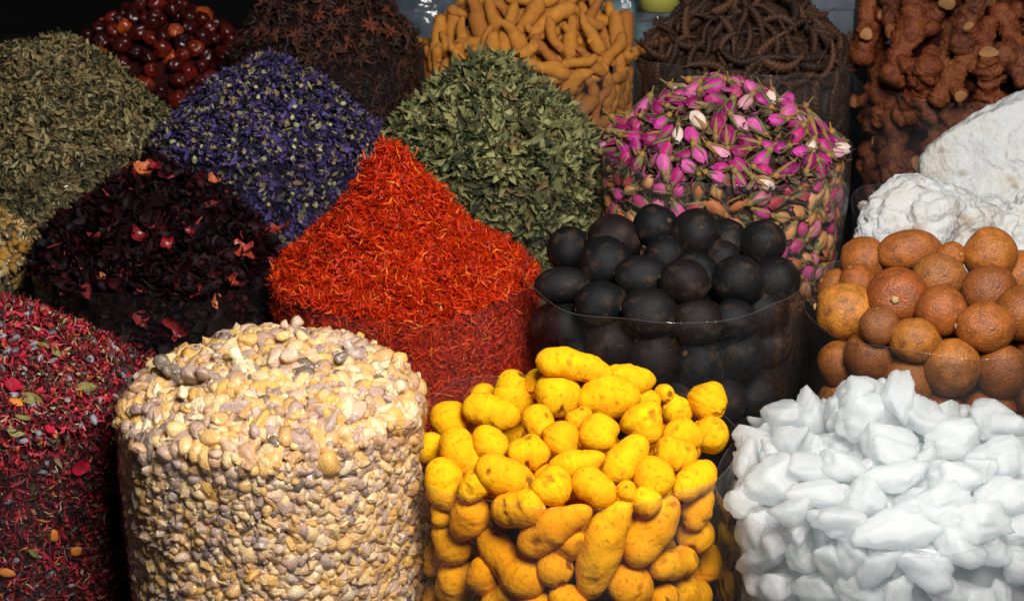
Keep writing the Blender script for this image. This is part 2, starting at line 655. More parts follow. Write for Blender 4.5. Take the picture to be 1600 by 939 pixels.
def lathe(prof, n=32):
    prof = np.array(prof, float)
    th = np.arange(n) / n * 2 * math.pi
    V = np.concatenate([np.stack([r * np.cos(th), r * np.sin(th), np.full(n, z)], -1) for r, z in prof])
    m = len(prof)
    i, j = np.meshgrid(np.arange(m - 1), np.arange(n), indexing='ij')
    j2 = (j + 1) % n
    return V, np.stack([i * n + j, i * n + j2, (i + 1) * n + j2, (i + 1) * n + j], -1).reshape(-1, 4)


def jar(px, py_lid, d, r, label, lid=True, pale=None):
    p = at(px, py_lid, d)
    H = p[2] - 0.60
    t = link("glass_jar", None)
    t.location = (p[0], p[1], 0.601)
    tag(t, label, "jar")
    link("jar_body", new_mesh("jar_body", *lathe([(0.001, 0), (r * .9, 0), (r, .01), (r, H * .93), (r * .8, H * .985), (r * .78, H)])), glass_m, t)
    if pale is not None:
        link("contents", new_mesh("contents", *lathe([(.001, .004), (r * .93, .006), (r * .95, H * .8), (.001, H * .84)])), pale, t)
    if lid:
        link("lid", new_mesh("lid", *lathe([(.001, H + .001), (r * .9, H + .001), (r * .9, H + .045), (r * .8, H + .05), (.001, H + .05)])), lid_m, t)
    return t


paleblue = grain("pale_blue_sugar", [(0, (.24, .34, .38)), (1, (.36, .45, .48))], interp='LINEAR', mottle=(.12, .17, .2), mscale=40, rough=.5)
jar(1030, 15, 3.34, .040, "clear glass jar with a pale yellow lid behind the twisted pods")
jar(978, -30, 3.42, .045, "pale blue glass jar behind the dried turmeric fingers", pale=paleblue)
Vb, Fb = ico(4)
wp = at(668, 30, 3.40)
Vb = Vb * np.array([.085, .06, .16]) * (1 + .13 * sn(Vb, .6, 91, 3))[:, None]
Vb[:, 2] = np.maximum(Vb[:, 2], -.12)
tag(link("wrapped_bundle", new_mesh("wrapped_bundle", Vb, Fb), cloudy_m, None, xform((wp[0], wp[1], .60 + .121), np.eye(3), (1, 1, 1.0))),
    "dim grey plastic wrapped bundle left of the dried turmeric fingers", "bundle")
zb = wp[2] - .60
bpy.data.objects["wrapped_bundle"].scale = (1, 1, max(1.0, (zb + .09) / .28))
bpy.data.objects["wrapped_bundle"].location.z = .601 + .12 * max(1.0, (zb + .09) / .28)

# ------------------------------------------------------------------ the clear plastic sacks
film = film_mat("clear_film", haze=0.018, tint=(.90, .89, .88))
film_dark = film_mat("clear_film_dusty", haze=0.005, tint=(.90, .90, .90), dust=(.55, .57, .62))
film_clean = film_mat("clear_film_new", haze=0.010, tint=(.90, .88, .86))
film_brown = film_mat("clear_film_dull", haze=0.022, tint=(.74, .72, .71), dust=(.6, .58, .56))
film_warm = film_mat("clear_film_warm", haze=0.010, tint=(.88, .81, .74))
film_white = film_mat("clear_film_white", haze=0.02, tint=(.97, .97, .97))
hem = film_mat("film_hem", haze=0.05, tint=(.93, .93, .94))
film_smoky = film_mat("clear_film_smoky", haze=0.010, tint=(.88, .88, .89), dust=(.62, .6, .6))


def make_sack(key, label, mat, wave=None, hem_on=True):
    s = S[key]
    nt, nz = 144, 46
    th = np.arange(nt) / nt * 2 * math.pi
    wv = s.wave if wave is None else wave
    rim = s.z + s.rim_up + wv * (np.sin(2 * th + s.seed) + .6 * np.sin(3 * th + 2.3 * s.seed) + .35 * np.sin(7 * th + s.seed))
    rings = []
    for q in np.linspace(0, 1, nz):
        z = (s.base + .003) + q * (rim - s.base - .003)
        r = s.shape(th, z) + (0.0075 if key in ('turmeric', 'crystal') else 0.0035)
        r = r + np.clip((z - s.z + .01) / .03, 0, 1) * (.002 + .0016 * np.sin(11 * th + s.seed))
        P3 = np.stack([np.cos(th) * 3, np.sin(th) * 3, z * 9], -1)
        r = r + .0018 * np.abs(sn(P3, .35, s.seed + 40, 3))
        rings.append(np.stack([r * np.cos(th), r * np.sin(th), z - s.base], -1))
    rings = [np.stack([.02 * np.cos(th), .02 * np.sin(th), 0 * th + .003], -1)] + rings
    V = np.concatenate(rings)
    m = len(rings)
    i, j = np.meshgrid(np.arange(m - 1), np.arange(nt), indexing='ij')
    j2 = (j + 1) % nt
    F = np.stack([i * nt + j, i * nt + j2, (i + 1) * nt + j2, (i + 1) * nt + j], -1).reshape(-1, 4)
    t = link("plastic_sack", None)
    t.location = (s.c[0], s.c[1], s.base)
    tag(t, label, "sack", "clear plastic sacks of spices")
    link("film", new_mesh("film", V, F), mat, t)
    if mat is film_dark or key in ('safflower', 'frank'):
        return t
    # folded top edge of the film
    R = rings[-1]
    nn = 5
    rr = .00035
    rad = unit(np.stack([np.cos(th), np.sin(th), 0 * th], -1))
    hv = []
    for k in range(nn):
        a = k / nn * 2 * math.pi
        hv.append(R + rad * rr * math.cos(a) + np.array([0, 0, rr * math.sin(a)]))
    V = np.concatenate(hv)
    i, j = np.meshgrid(np.arange(nn), np.arange(nt), indexing='ij')
    i2, j2 = (i + 1) % nn, (j + 1) % nt
    F = np.stack([i * nt + j, i * nt + j2, i2 * nt + j2, i2 * nt + j], -1).reshape(-1, 4)
    link("hem", new_mesh("hem", V, F), hem, t)
    return t


for key, label, mt in [
    ('potpourri', "clear plastic sack filled with red shredded potpourri mix", film_dark),
    ('frank', "clear plastic sack filled with pale amber frankincense resin", film_white),
    ('turmeric', "clear plastic sack filled with bright yellow turmeric roots", film_warm),
    ('crystal', "clear plastic sack filled with white rock crystals", film_white),
    ('chamomile', "clear plastic sack of dried chamomile at the left edge", film_dark),
    ('hibiscus', "clear plastic sack filled with dark dried hibiscus", film_dark),
    ('safflower', "clear plastic sack filled with orange red safflower threads", film_clean),
    ('blacklime', "clear plastic sack filled with black dried limes", film_smoky),
    ('brownlime', "clear plastic sack filled with orange brown dried limes", film_brown),
    ('greyherb', "clear plastic sack filled with grey green crumbled herb", film_dark),
    ('mallow', "clear plastic sack filled with purple dried flowers", film_dark),
    ('mint', "clear plastic sack filled with green dried leaves", film_dark),
    ('rose', "clear plastic sack filled with pink dried rosebuds", film_white),
    ('white', "clear plastic sack holding large white mineral lumps", film),
    ('berry', "clear plastic sack filled with dark red dried berries", film_dark),
    ('star', "clear plastic sack filled with dark brown spiky pods", film_dark),
    ('finger', "clear plastic sack filled with ochre dried turmeric fingers", film),
    ('pod', "clear plastic sack filled with dark brown twisted pods", film),
    ('galangal', "clear plastic sack filled with red brown galangal roots", film),
]:
    make_sack(key, label, mt)


# ------------------------------------------------------------------ loose pieces settle against each other
class Body:
    """a rigid piece: centre, rotation (columns = its axes), ball chain along its own x axis"""
    def __init__(s, pos, rot, length, width, k=5, data=None, balls=None):
        s.pos, s.rot, s.l, s.w, s.data = np.array(pos, float), np.array(rot, float), length, width, data
        if balls is not None:
            s.off, s.rad = balls
        elif length <= width * 1.1:
            s.off, s.rad = np.zeros((1, 3)), np.array([(length + width) / 4])
        else:
            t = np.linspace(-1, 1, k)
            s.rad = width / 2 * (1 - .28 * t ** 2)
            s.off = np.stack([t * (length / 2 - s.rad), 0 * t, 0 * t], -1)


def settle(bodies, sack, iters=70, anchor=0.02, slack=0.94, inset=0.004, wall=True, hero=0):
    n = len(bodies)
    K = max(len(b.off) for b in bodies)
    rest, rad, mask = np.zeros((n, K, 3)), np.zeros((n, K)), np.zeros((n, K))
    for i, b in enumerate(bodies):
        k = len(b.off)
        rest[i, :k], rad[i, :k], mask[i, :k] = b.off, b.rad * slack, 1
    pos = np.array([b.pos for b in bodies])
    rot = np.array([b.rot for b in bodies])
    pos0 = pos.copy()
    bound = np.array([np.linalg.norm(b.off, axis=1).max() + b.rad.max() for b in bodies])
    cm = (rest * mask[..., None]).sum(1) / mask.sum(1)[:, None]
    wt = np.where(np.arange(n) < hero, .08, 1.0)
    anc = np.where(np.arange(n) < hero, .16, anchor)[:, None]
    for it in range(iters):
        P = np.einsum('nij,nkj->nki', rot, rest) + pos[:, None]
        if it % 8 == 0:
            D = np.linalg.norm(pos[:, None] - pos[None], axis=-1)
            ia, ib = np.nonzero(np.triu(D < bound[:, None] + bound[None] + .004, 1))
        d = P[ia][:, :, None, :] - P[ib][:, None, :, :]
        L = np.linalg.norm(d, axis=-1)
        pen = rad[ia][:, :, None] + rad[ib][:, None, :] - L
        pen = np.where((pen > 0) & (mask[ia][:, :, None] * mask[ib][:, None, :] > 0), pen, 0)
        corr = d / np.maximum(L, 1e-6)[..., None] * pen[..., None]
        wa = (wt[ia] / (wt[ia] + wt[ib]))[:, None, None]
        A, cnt = np.zeros_like(P), np.zeros((n, K))
        np.add.at(A, ia, corr.sum(2) * wa)
        np.add.at(A, ib, -corr.sum(1) * (1 - wa))
        np.add.at(cnt, ia, (pen > 0).sum(2))
        np.add.at(cnt, ib, (pen > 0).sum(1))
        P = P + A / np.maximum(cnt, 1)[..., None] * 1.2
        if wall:
            dx = P[..., 0] - sack.c[0]
            dy = P[..., 1] - sack.c[1]
            r = np.hypot(dx, dy)
            lim = sack.shape(np.arctan2(dy, dx), P[..., 2]) - inset - rad / slack * .97
            f = np.where((r > lim) & (P[..., 2] < sack.z + sack.rim_up + .004), lim / np.maximum(r, 1e-6), 1)
            P[..., 0] = sack.c[0] + dx * f
            P[..., 1] = sack.c[1] + dy * f
        c = (P * mask[..., None]).sum(1) / mask.sum(1)[:, None]
        Q = (P - c[:, None]) * mask[..., None]
        q = (rest - cm[:, None]) * mask[..., None]
        H = np.einsum('nki,nkj->nij', Q, q) + 1e-5 * rot
        U, _, Vt = np.linalg.svd(H)
        det = np.linalg.det(U @ Vt)
        U[:, :, 2] *= det[:, None]
        rot = U @ Vt
        pos = c - np.einsum('nij,nj->ni', rot, cm)
        pos = pos + (pos0 - pos) * (anc if it < iters * .8 else anc * .3)
    for i, b in enumerate(bodies):
        b.pos, b.rot = pos[i], rot[i]
    return bodies


def seen_frame(n, ang, flat=0.5):
    """axes for a long piece that lies on a surface with normal n and runs at angle ang (degrees, clockwise from right) in the picture"""
    a = RGT * math.cos(R_(ang)) - UPV * math.sin(R_(ang))
    at_ = a - n * (a @ n) * flat
    at_ = unit(at_)
    z = unit(n - at_ * (n @ at_))
    return np.stack([at_, np.cross(z, at_), z], -1)


def rand_rot(rng):
    q = rng.normal(size=4)
    q /= np.linalg.norm(q)
    w, x, y, z = q
    return np.array([[1 - 2 * (y * y + z * z), 2 * (x * y - z * w), 2 * (x * z + y * w)],
                     [2 * (x * y + z * w), 1 - 2 * (x * x + z * z), 2 * (y * z - x * w)],
                     [2 * (x * z - y * w), 2 * (y * z + x * w), 1 - 2 * (x * x + y * y)]])


ORD = ["first", "second", "third", "fourth", "fifth", "sixth", "seventh", "eighth", "ninth", "tenth", "eleventh", "twelfth"]


def row_labels(bodies, describe, rowh, where):
    """labels that say row from the top and place from the left, from where the pieces really ended up"""
    px = [to_px(b.pos) for b in bodies]
    order = sorted(range(len(bodies)), key=lambda i: px[i][1])
    rows, cur, y0 = [], [], None
    for i in order:
        if y0 is None or px[i][1] - y0 > rowh:
            cur = []
            rows.append(cur)
            y0 = px[i][1]
        cur.append(i)
    out = [None] * len(bodies)
    for r, row in enumerate(rows):
        row.sort(key=lambda i: px[i][0])
        for k, i in enumerate(row):
            rt = "top row" if r == 0 else "%s row from top" % ORD[min(r, 11)]
            out[i] = "%s, %s from left in %s %s" % (describe(bodies[i]), ORD[min(k, 11)], rt, where)
    return out


def region(p, sack):
    """where in its sack a piece shows, in words"""
    u, v, _ = to_px(p)
    cu, cv, _ = to_px(np.array([sack.c[0], sack.c[1], sack.z]))
    hw = sack.R * sack.px
    q = (u - cu) / hw
    side = "far left" if q < -.6 else "left" if q < -.2 else "middle" if q < .2 else "right" if q < .6 else "far right"
    t = (v - cv) / hw
    up = "top" if t < -.35 else "upper" if t < -.1 else "rim" if t < .25 else "lower" if t < .6 else "bottom"
    return "%s %s" % (up, side)


def fill(key, name, label, cat, mat, inset, rough=.006, extra=None, group=None, packed=None, crisp=False):
    """the packed mass inside a sack, one piece of stuff"""
    parts = [S[key].core(inset, rough)]
    if extra:
        parts += extra
    V, F = join(parts)
    b = np.array([S[key].c[0], S[key].c[1], S[key].base])
    me = new_mesh(name, V - b, F)
    if packed is not None:      # core coloured darker than the loose pieces: shade of the gaps painted in
        pm = grain(name + "_gap_shade", [(0, packed), (1, tuple(c * .8 for c in packed))], interp='LINEAR', mottle=tuple(c * .4 for c in packed), mfac=.8, mscale=150, rough=.85, spec=.1, bump=.8, bscale=260)
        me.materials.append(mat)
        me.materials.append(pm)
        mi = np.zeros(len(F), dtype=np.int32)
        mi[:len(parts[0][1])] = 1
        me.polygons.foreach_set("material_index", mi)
    if crisp:
        me.polygons.foreach_set("use_smooth", (np.arange(len(F)) < len(parts[0][1])) | ((np.arange(len(F)) // 80) % 3 > 0))
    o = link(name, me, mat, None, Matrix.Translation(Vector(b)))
    return tag(o, label, cat, group, 'stuff')


# ------------------------------------------------------------------ front row: yellow turmeric roots, one by one
turm_m = grain("turmeric_skin", [(0, (.82, .405, .003)), (.5, (.86, .465, .004)), (1, (.78, .345, .003))], interp='LINEAR',
               mottle=(.68, .25, .003), mfac=.75, mscale=55, rough=.85, spec=.12, bump=.55, bscale=260,
               attr="scar", attr_col=(.16, .05, .006), pits=((.26, .09, .004), 210, .5))


def turmeric_mesh(l, w, rng, nose=0.0, rings=0.5, m=40, n=28):
    s = np.linspace(0, 1, m)
    s = .5 - .5 * np.cos(s * math.pi)
    t = 2 * s - 1
    p = rng.uniform(2.1, 3.0)
    prof = np.maximum(1 - np.abs(t) ** p, 0) ** (1 / 2.1)
    prof *= 1 - .16 * rng.uniform(-1, 1) * t - .10 * rng.random() * np.sin(t * 3 + rng.random() * 6)
    if nose:
        tip = np.clip((t - .35) / .65, 0, 1)
        prof = prof * (1 - nose * tip) + nose * .34 * np.sqrt(np.maximum(1 - tip ** 4, 0)) * tip
    bend = rng.uniform(-.10, .10) * l
    P = np.stack([t * l / 2, bend * (t ** 2 - .4), bend * .5 * np.sin(t * 2)], -1)
    th = np.arange(n) / n * 2 * math.pi
    TT, TH = np.meshgrid(t, th, indexing='ij')
    D = np.stack([TT * l / w, np.cos(TH) * .5, np.sin(TH) * .5], -1)
    sd = int(rng.integers(1e6))
    rad = w / 2 * prof[:, None] * (1 + .10 * sn(D, .55, sd, 2) + .022 * sn(D, 2.2, sd + 1, 2))
    k = max(3, l / w * 4.2)
    wob = .25 * np.sin(TH + sd) + .12 * np.sin(2 * TH)
    groove = np.clip(np.cos((TT * k / 2 + wob) * 2 * math.pi) - .72, 0, 1) / .28
    rad *= 1 - .045 * rings * groove * (.35 + .65 * np.clip(sn(D, .5, sd + 9, 1) + .5, 0, 1))
    scar = .26 * rings * groove * np.clip(sn(D, .45, sd + 11, 1) * 1.5 + .4, 0, 1)
    for _ in range(rng.integers(1, 6)):
        st, sh, sz = rng.uniform(-.75, .8), rng.uniform(0, 6.28), rng.uniform(.07, .19)
        dth = (TH - sh + math.pi) % (2 * math.pi) - math.pi
        dd = np.sqrt(((TT - st) * l / 2) ** 2 * rng.uniform(.6, 2.2) + (dth * rad) ** 2 * rng.uniform(.5, 1.4)) / w + .05 * sn(D, 2.6, sd + 21, 2)
        g = np.clip(1 - dd / sz, 0, 1)
        ringg = np.exp(-((dd / sz - 1) / .3) ** 2)
        rad *= 1 - .10 * np.clip(g * 2, 0, 1) + .03 * ringg
        scar = np.maximum(scar, np.clip(g * 2.6, 0, 1) * rng.uniform(.4, 1.0))
    endc = np.clip((np.abs(TT) - .93) / .05, 0, 1) * (TT * rng.choice([-1, 1]) > 0) * rng.uniform(0, .9)
    scar = np.maximum(scar, endc)
    V, F = tube(P, rad, n)
    me = new_mesh("turmeric_root", V, F)
    set_attr(me, "scar", np.concatenate([scar.ravel(), [scar[0].mean(), scar[-1].mean()]]))
    return me


T_LIST = [  # x, y, length, width (px), angle, nose
    (704, 655, 60, 54, 60, 0), (768, 644, 92, 50, 28, 0), (803, 614, 74, 54, 80, 0), (838, 602, 46, 36, 40, 0), (874, 617, 70, 64, 20, 0),
    (898, 575, 122, 46, -8, 0), (842, 661, 60, 48, 60, 0), (766, 694, 66, 46, 15, .2), (826, 709, 66, 50, -12, .45), (877, 685, 56, 52, -60, .2),
    (668, 698, 46, 40, 70, 0), (720, 710, 84, 58, 35, 0), (675, 757, 84, 56, 82, 0), (790, 746, 102, 56, 4, 0), (976, 593, 96, 44, 8, .3),
    (950, 622, 98, 60, 170, .35), (936, 676, 60, 56, -70, 0), (905, 653, 44, 32, 0, 0), (1006, 664, 66, 60, 75, 0), (1014, 625, 42, 36, 20, .3),
    (1036, 616, 34, 28, -30, 0), (1057, 638, 50, 44, 10, 0), (1106, 634, 62, 54, -60, .4), (1112, 672, 74, 55, 38, 0), (1068, 680, 62, 52, 20, 0),
    (976, 716, 88, 50, -36, 0), (1056, 710, 68, 52, 42, 0), (1022, 745, 66, 60, -88, .55), (902, 722, 86, 40, -4, .2), (860, 765, 62, 58, -50, .1),
    (929, 763, 76, 52, 36, .2), (978, 769, 34, 30, 60, 0), (1016, 790, 48, 42, 30, .2), (1097, 753, 94, 48, -25, 0), (800, 801, 94, 58, 8, 0),
    (729, 767, 50, 46, -30, 0), (726, 815, 78, 54, -70, 0), (789, 880, 138, 60, 50, 0), (866, 829, 132, 56, -30, .15), (944, 860, 168, 62, -66, .15),
    (1027, 834, 128, 60, -38, 0), (1104, 797, 74, 42, -42, 0), (1063, 886, 112, 46, -13, 0), (1104, 842, 66, 50, 70, 0), (989, 918, 78, 64, 20, 0),
    (864, 892, 58, 54, 10, 0), (749, 903, 66, 48, 60, 0), (694, 912, 76, 64, -30, 0), (780, 942, 74, 48, 15, 0), (690, 850, 74, 56, 32, 0),
    (1093, 930, 94, 58, 10, 0), (888, 940, 64, 50, -10, 0), (1046, 940, 54, 42, 0, 0), (676, 806, 40, 32, 60, 0), (1122, 885, 66, 50, 80, 0), (664, 876, 50, 40, 80, 0), (830, 945, 60, 50, 40, 0), (664, 940, 50, 40, 60, 0),
]


def place_turmeric():
    s = S['turmeric']
    rng = np.random.default_rng(21)
    bodies = []
    for (x, y, l, w, ang, nose) in T_LIST:
        p, n = s.hit(x, y)
        k = 1 / s.px
        dist = np.linalg.norm((p - C0)) / np.linalg.norm(ray(x, y))
        k = dist / FPX
        p = p + unit(p - C0) * w * k * (.25 if n[2] > .3 else .5)
        bodies.append(Body(p, seen_frame(n, ang, .45), l * k * 1.03, w * k * 1.08, data=(nose, True)))
    hero = len(bodies)
    P, N = s.sample(90, rng, side=.5, depth=.25, inset=.058)
    P2, N2 = s.sample(26, rng, side=.0, inset=.022, back=-1)
    bk = P2[:, 1] > s.c[1] + .03
    P, N = np.concatenate([P[:44], P2[bk]]), np.concatenate([N[:44], N2[bk]])
    for p, n in zip(P, N):
        bodies.append(Body(p, seen_frame(n, rng.uniform(0, 180), .8), rng.uniform(.040, .062), rng.uniform(.030, .038), data=(0, False)))
    settle(bodies, s, 90, .01, .92, hero=hero, inset=.003)
    labels = row_labels(bodies[:hero], lambda b: ("long yellow turmeric root" if b.l > 1.75 * b.w else "plump yellow turmeric root" if b.w > .033 else "small yellow turmeric root"), 30, "of its sack")
    for i, b in enumerate(bodies):
        nose, seen = b.data
        me = turmeric_mesh(b.l, b.w, rng, nose, rng.uniform(.15, .85), *((40, 28) if seen else (18, 14)))
        o = link("turmeric_root", me, turm_m, None, xform(b.pos, b.rot))
        tag(o, labels[i] if i < hero else "yellow turmeric root mostly hidden between its neighbours in the front sack" + ", " + region(b.pos, s), "turmeric",
            "yellow turmeric roots" if i < hero else "hidden turmeric roots")


place_turmeric()
fill('turmeric', "turmeric_fill", "packed mass of turmeric roots deep inside the yellow sack", "turmeric", grain("turmeric_depth", [(0, (.20, .06, .004)), (1, (.14, .04, .003))], interp="LINEAR", rough=.9, spec=.05), .075, .012)  # dark copy of the skin colour, shade between the roots painted in


# ------------------------------------------------------------------ dried limes, black and orange brown
black_lime_m = grain("black_lime_skin", [(0, (.004, .004, .005)), (.35, (.005, .005, .006)), (.7, (.009, .005, .005)), (1, (.005, .005, .007))], interp='LINEAR',
                     mottle=(.060, .034, .021), mfac=.85, mscale=1.7, rough=.58, spec=.22, bump=.5, bscale=22, bdist=.0016, mlo=.52, mhi=.74)
brown_lime_m = grain("brown_lime_skin", [(0, (.48, .150, .016)), (.2, (.30, .062, .010)), (.36, (.58, .21, .024)), (.52, (.15, .024, .006)), (.68, (.46, .13, .016)), (.84, (.24, .075, .020)), (1, (.54, .19, .022))], interp='LINEAR',
                     mottle=(.13, .040, .012), mfac=.85, mscale=2.4, rough=.46, spec=.45, bump=.6, bscale=13, bdist=.0028, pits=((.70, .38, .10), 20, .45))
scar_dark = grain("stem_scar_dark", [(0, (.05, .03, .02)), (1, (.09, .045, .02))], interp='LINEAR', rough=.8)
scar_pale = grain("stem_scar_pale", [(0, (.45, .30, .12)), (1, (.30, .14, .05))], interp='LINEAR', rough=.8)


def lime_meshes(nv, seed, name):
    out = []
    for i in range(nv):
        V, F = ico(4)
        sd = seed + 17 * i
        rng = np.random.default_rng(sd)
        r = 1 + .055 * sn(V, .35, sd, 2) + .016 * sn(V, 1.3, sd + 1, 2)
        if rng.random() < .7:       # a dent where it dried
            c = unit(rng.normal(size=3))
            r -= .10 * np.exp(-((1 - V @ c) / .09))
        r += .075 * np.exp(-(1 - V[:, 0]) / .022)          # nipple at +x
        r -= .05 * np.exp(-(1 + V[:, 0]) / .02)            # hollow round the stem scar at -x
        mer = np.arctan2(V[:, 2], V[:, 1])
        r += .010 * np.cos(mer * 9 + sd) * np.abs(V[:, 0]) ** 3
        W = V * r[:, None]
        out.append(new_mesh(name, W, F))
    return out


def scar_mesh():
    V, F = ico(2)
    th = np.arctan2(V[:, 1], V[:, 2])
    V = V * np.array([.05, .13, .13]) * (1 + .3 * np.cos(5 * th))[:, None]
    return new_mesh("stem_scar", V, F)


BL = [(889, 389, 66, 66), (946, 410, 76, 78), (972, 370, 82, 72), (1027, 359, 66, 64), (1077, 364, 76, 74), (1038, 408, 60, 56), (874, 448, 82, 54),
      (936, 474, 76, 66), (1010, 440, 84, 64), (1010, 488, 86, 72), (1089, 425, 70, 62), (1118, 410, 56, 54), (1082, 463, 78, 66), (1092, 489, 76, 68),
      (1159, 453, 78, 76), (1146, 378, 66, 60), (1172, 393, 70, 64), (1224, 429, 77, 78), (1157, 497, 64, 56), (1208, 478, 62, 58),
      (866, 520, 76, 70), (945, 545, 78, 72), (1022, 560, 78, 74), (1098, 570, 80, 74), (1168, 560, 78, 72), (1226, 545, 64, 70), (850, 590, 70, 72),
      (910, 612, 78, 74), (985, 628, 78, 74), (1062, 640, 78, 74), (1136, 632, 78, 72), (1205, 622, 74, 72)]
BR = [(1419, 391, 92, 60), (1347, 409, 68, 66), (1341, 438, 54, 50), (1286, 447, 62, 64), (1317, 485, 94, 84), (1401, 464, 86, 86), (1467, 432, 80, 70),
      (1544, 397, 78, 76), (1547, 453, 82, 74), (1596, 432, 76, 76), (1473, 498, 78, 74), (1535, 516, 90, 74), (1596, 504, 80, 78), (1431, 532, 74, 66),
      (1386, 522, 58, 54), (1356, 560, 76, 78), (1297, 567, 60, 66), (1490, 577, 88, 84), (1571, 585, 82, 78), (1413, 600, 78, 74), (1488, 399, 46, 44),
      (1640, 470, 78, 76), (1660, 540, 80, 80), (1640, 610, 80, 80), (1550, 652, 88, 80), (1300, 630, 72, 72), (1362, 632, 76, 72), (1466, 655, 80, 76), (1630, 680, 80, 76)]


def place_limes(key, lst, meshes, mat, smesh, smat, describe, cat, group, seed, hidden):
    s = S[key]
    rng = np.random.default_rng(seed)
    bodies = []
    for (x, y, w, h) in lst:
        p, n = s.hit(x, y)
        k = np.linalg.norm(p - C0) / np.linalg.norm(ray(x, y)) / FPX
        p = p + unit(p - C0) * min(w, h) * k * (.2 if n[2] > .3 else .5)
        ang = rng.uniform(-25, 25) + (0 if w >= h else 90)
        M = seen_frame(n, ang, .3)
        if abs(w - h) < 8:
            M = rand_rot(rng)
        k *= 1.09
        bodies.append(Body(p, M, max(w, h) * k, (w + h) / 2 * k if abs(w - h) < 8 else min(w, h) * k, data=True, balls=(np.zeros((1, 3)), np.array([(w + h) / 4 * k]))))
    hero = len(bodies)
    P, N = s.sample(60, rng, side=.45, depth=.24, inset=.055)
    P2, N2 = s.sample(24, rng, side=0, inset=.03, back=-1)
    bk = P2[:, 1] > s.c[1] + .05
    P = np.concatenate([P[:26], P2[bk][:7]])
    for p in P:
        d = rng.uniform(.046, .056)
        bodies.append(Body(p, rand_rot(rng), d, d, data=False))
    settle(bodies, s, 90, .01, .90, hero=hero)
    labels = row_labels(bodies[:hero], describe, 34, "of its sack")
    for i, b in enumerate(bodies):
        me = meshes[rng.integers(len(meshes))]
        o = link("dried_lime", me, mat, None, xform(b.pos, b.rot, (b.l / 2, b.w / 2, b.w / 2 * rng.uniform(.96, 1.04))))
        if i < hero:
            tag(o, labels[i], cat, group)
            link("stem_scar", smesh, smat, o, Matrix.Translation((-.94, 0, 0)))
        else:
            tag(o, hidden + ", " + region(b.pos, s), cat, group + ", hidden ones")


place_limes('blacklime', BL, lime_meshes(7, 300, "black_dried_lime"), black_lime_m, scar_mesh(), scar_dark,
            lambda b: "oval black dried lime" if b.l > 1.2 * b.w else "round black dried lime", "dried lime", "black dried limes", 31,
            "black dried lime mostly hidden between others in its sack")
fill('blacklime', "black_lime_fill", "packed mass of black limes deep inside their sack", "dried lime", black_lime_m, .075, .014)
place_limes('brownlime', BR, lime_meshes(8, 500, "brown_dried_lime"), brown_lime_m, scar_mesh(), scar_pale,
            lambda b: "oval orange brown dried lime" if b.l > 1.2 * b.w else "round orange brown dried lime", "dried lime", "orange brown dried limes", 33,
            "orange brown dried lime mostly hidden between others in its sack")
fill('brownlime', "brown_lime_fill", "packed mass of brown limes deep inside their sack", "dried lime", brown_lime_m, .075, .014)

# ------------------------------------------------------------------ white crystals
crystal_m = grain("white_crystal", [(0, (.84, .88, .89)), (.5, (.89, .92, .925)), (1, (.80, .84, .86))], interp='LINEAR', mottle=(.90, .93, .94), mfac=.6, mscale=3,
                  rough=.17, spec=.6, sss=.85, sss_r=(.9, 1.0, 1.05), sss_scale=.035, bump=.6, bscale=16, bdist=.003, transl=.5, clear=.22)


def crystal_mesh(seed, sub=4, planes=10, soft=14, name="rock_crystal"):
    rng = np.random.default_rng(seed)
    V, F = ico(sub)
    n = unit(rng.normal(size=(planes, 3)))
    d = rng.uniform(.62, 1.0, planes)
    q = np.maximum(V @ n.T, 1e-3) / d[None]
    r = (q ** soft).sum(1) ** (-1 / soft)
    r = np.minimum(r, 1.3)
    r *= 1 + .14 * sn(V, .75, seed, 2) - .10 * np.abs(sn(V, .8, seed + 5, 2)) + .05 * sn(V, 1.8, seed + 1, 2) + .02 * sn(V, 4.5, seed + 2, 2)
    W = V * r[:, None] * np.array([1.15, .95, .85])
    W /= np.abs(W).max(0).mean()
    return new_mesh(name, W, F)


CR = [(1183, 688, 54, 54), (1150, 722, 52, 62), (1231, 652, 62, 58), (1272, 655, 82, 62), (1339, 620, 62, 62), (1350, 662, 78, 72), (1406, 626, 52, 72), (1440, 658, 74, 66),
      (1492, 694, 88, 60), (1555, 663, 72, 72), (1562, 714, 84, 66), (1205, 750, 86, 80), (1153, 780, 54, 60), (1265, 737, 64, 54), (1287, 774, 84, 48), (1320, 726, 78, 54),
      (1391, 703, 88, 62), (1406, 748, 100, 62), (1492, 744, 92, 70), (1462, 789, 100, 62), (1350, 774, 64, 58), (1239, 804, 54, 54), (1310, 819, 78, 60), (1399, 830, 100, 66),
      (1521, 822, 100, 74), (1573, 782, 74, 66), (1209, 848, 64, 70), (1620, 745, 80, 70), (1630, 830, 80, 80), (1160, 842, 60, 64), (1166, 905, 58, 66)]
for yy_ in (878, 932, 985):
    for xx_ in range(1175, 1680, 66):
        CR.append((xx_ + random.uniform(-14, 14) + (33 if yy_ == 932 else 0), yy_ + random.uniform(-12, 12), random.uniform(58, 86), random.uniform(48, 66)))


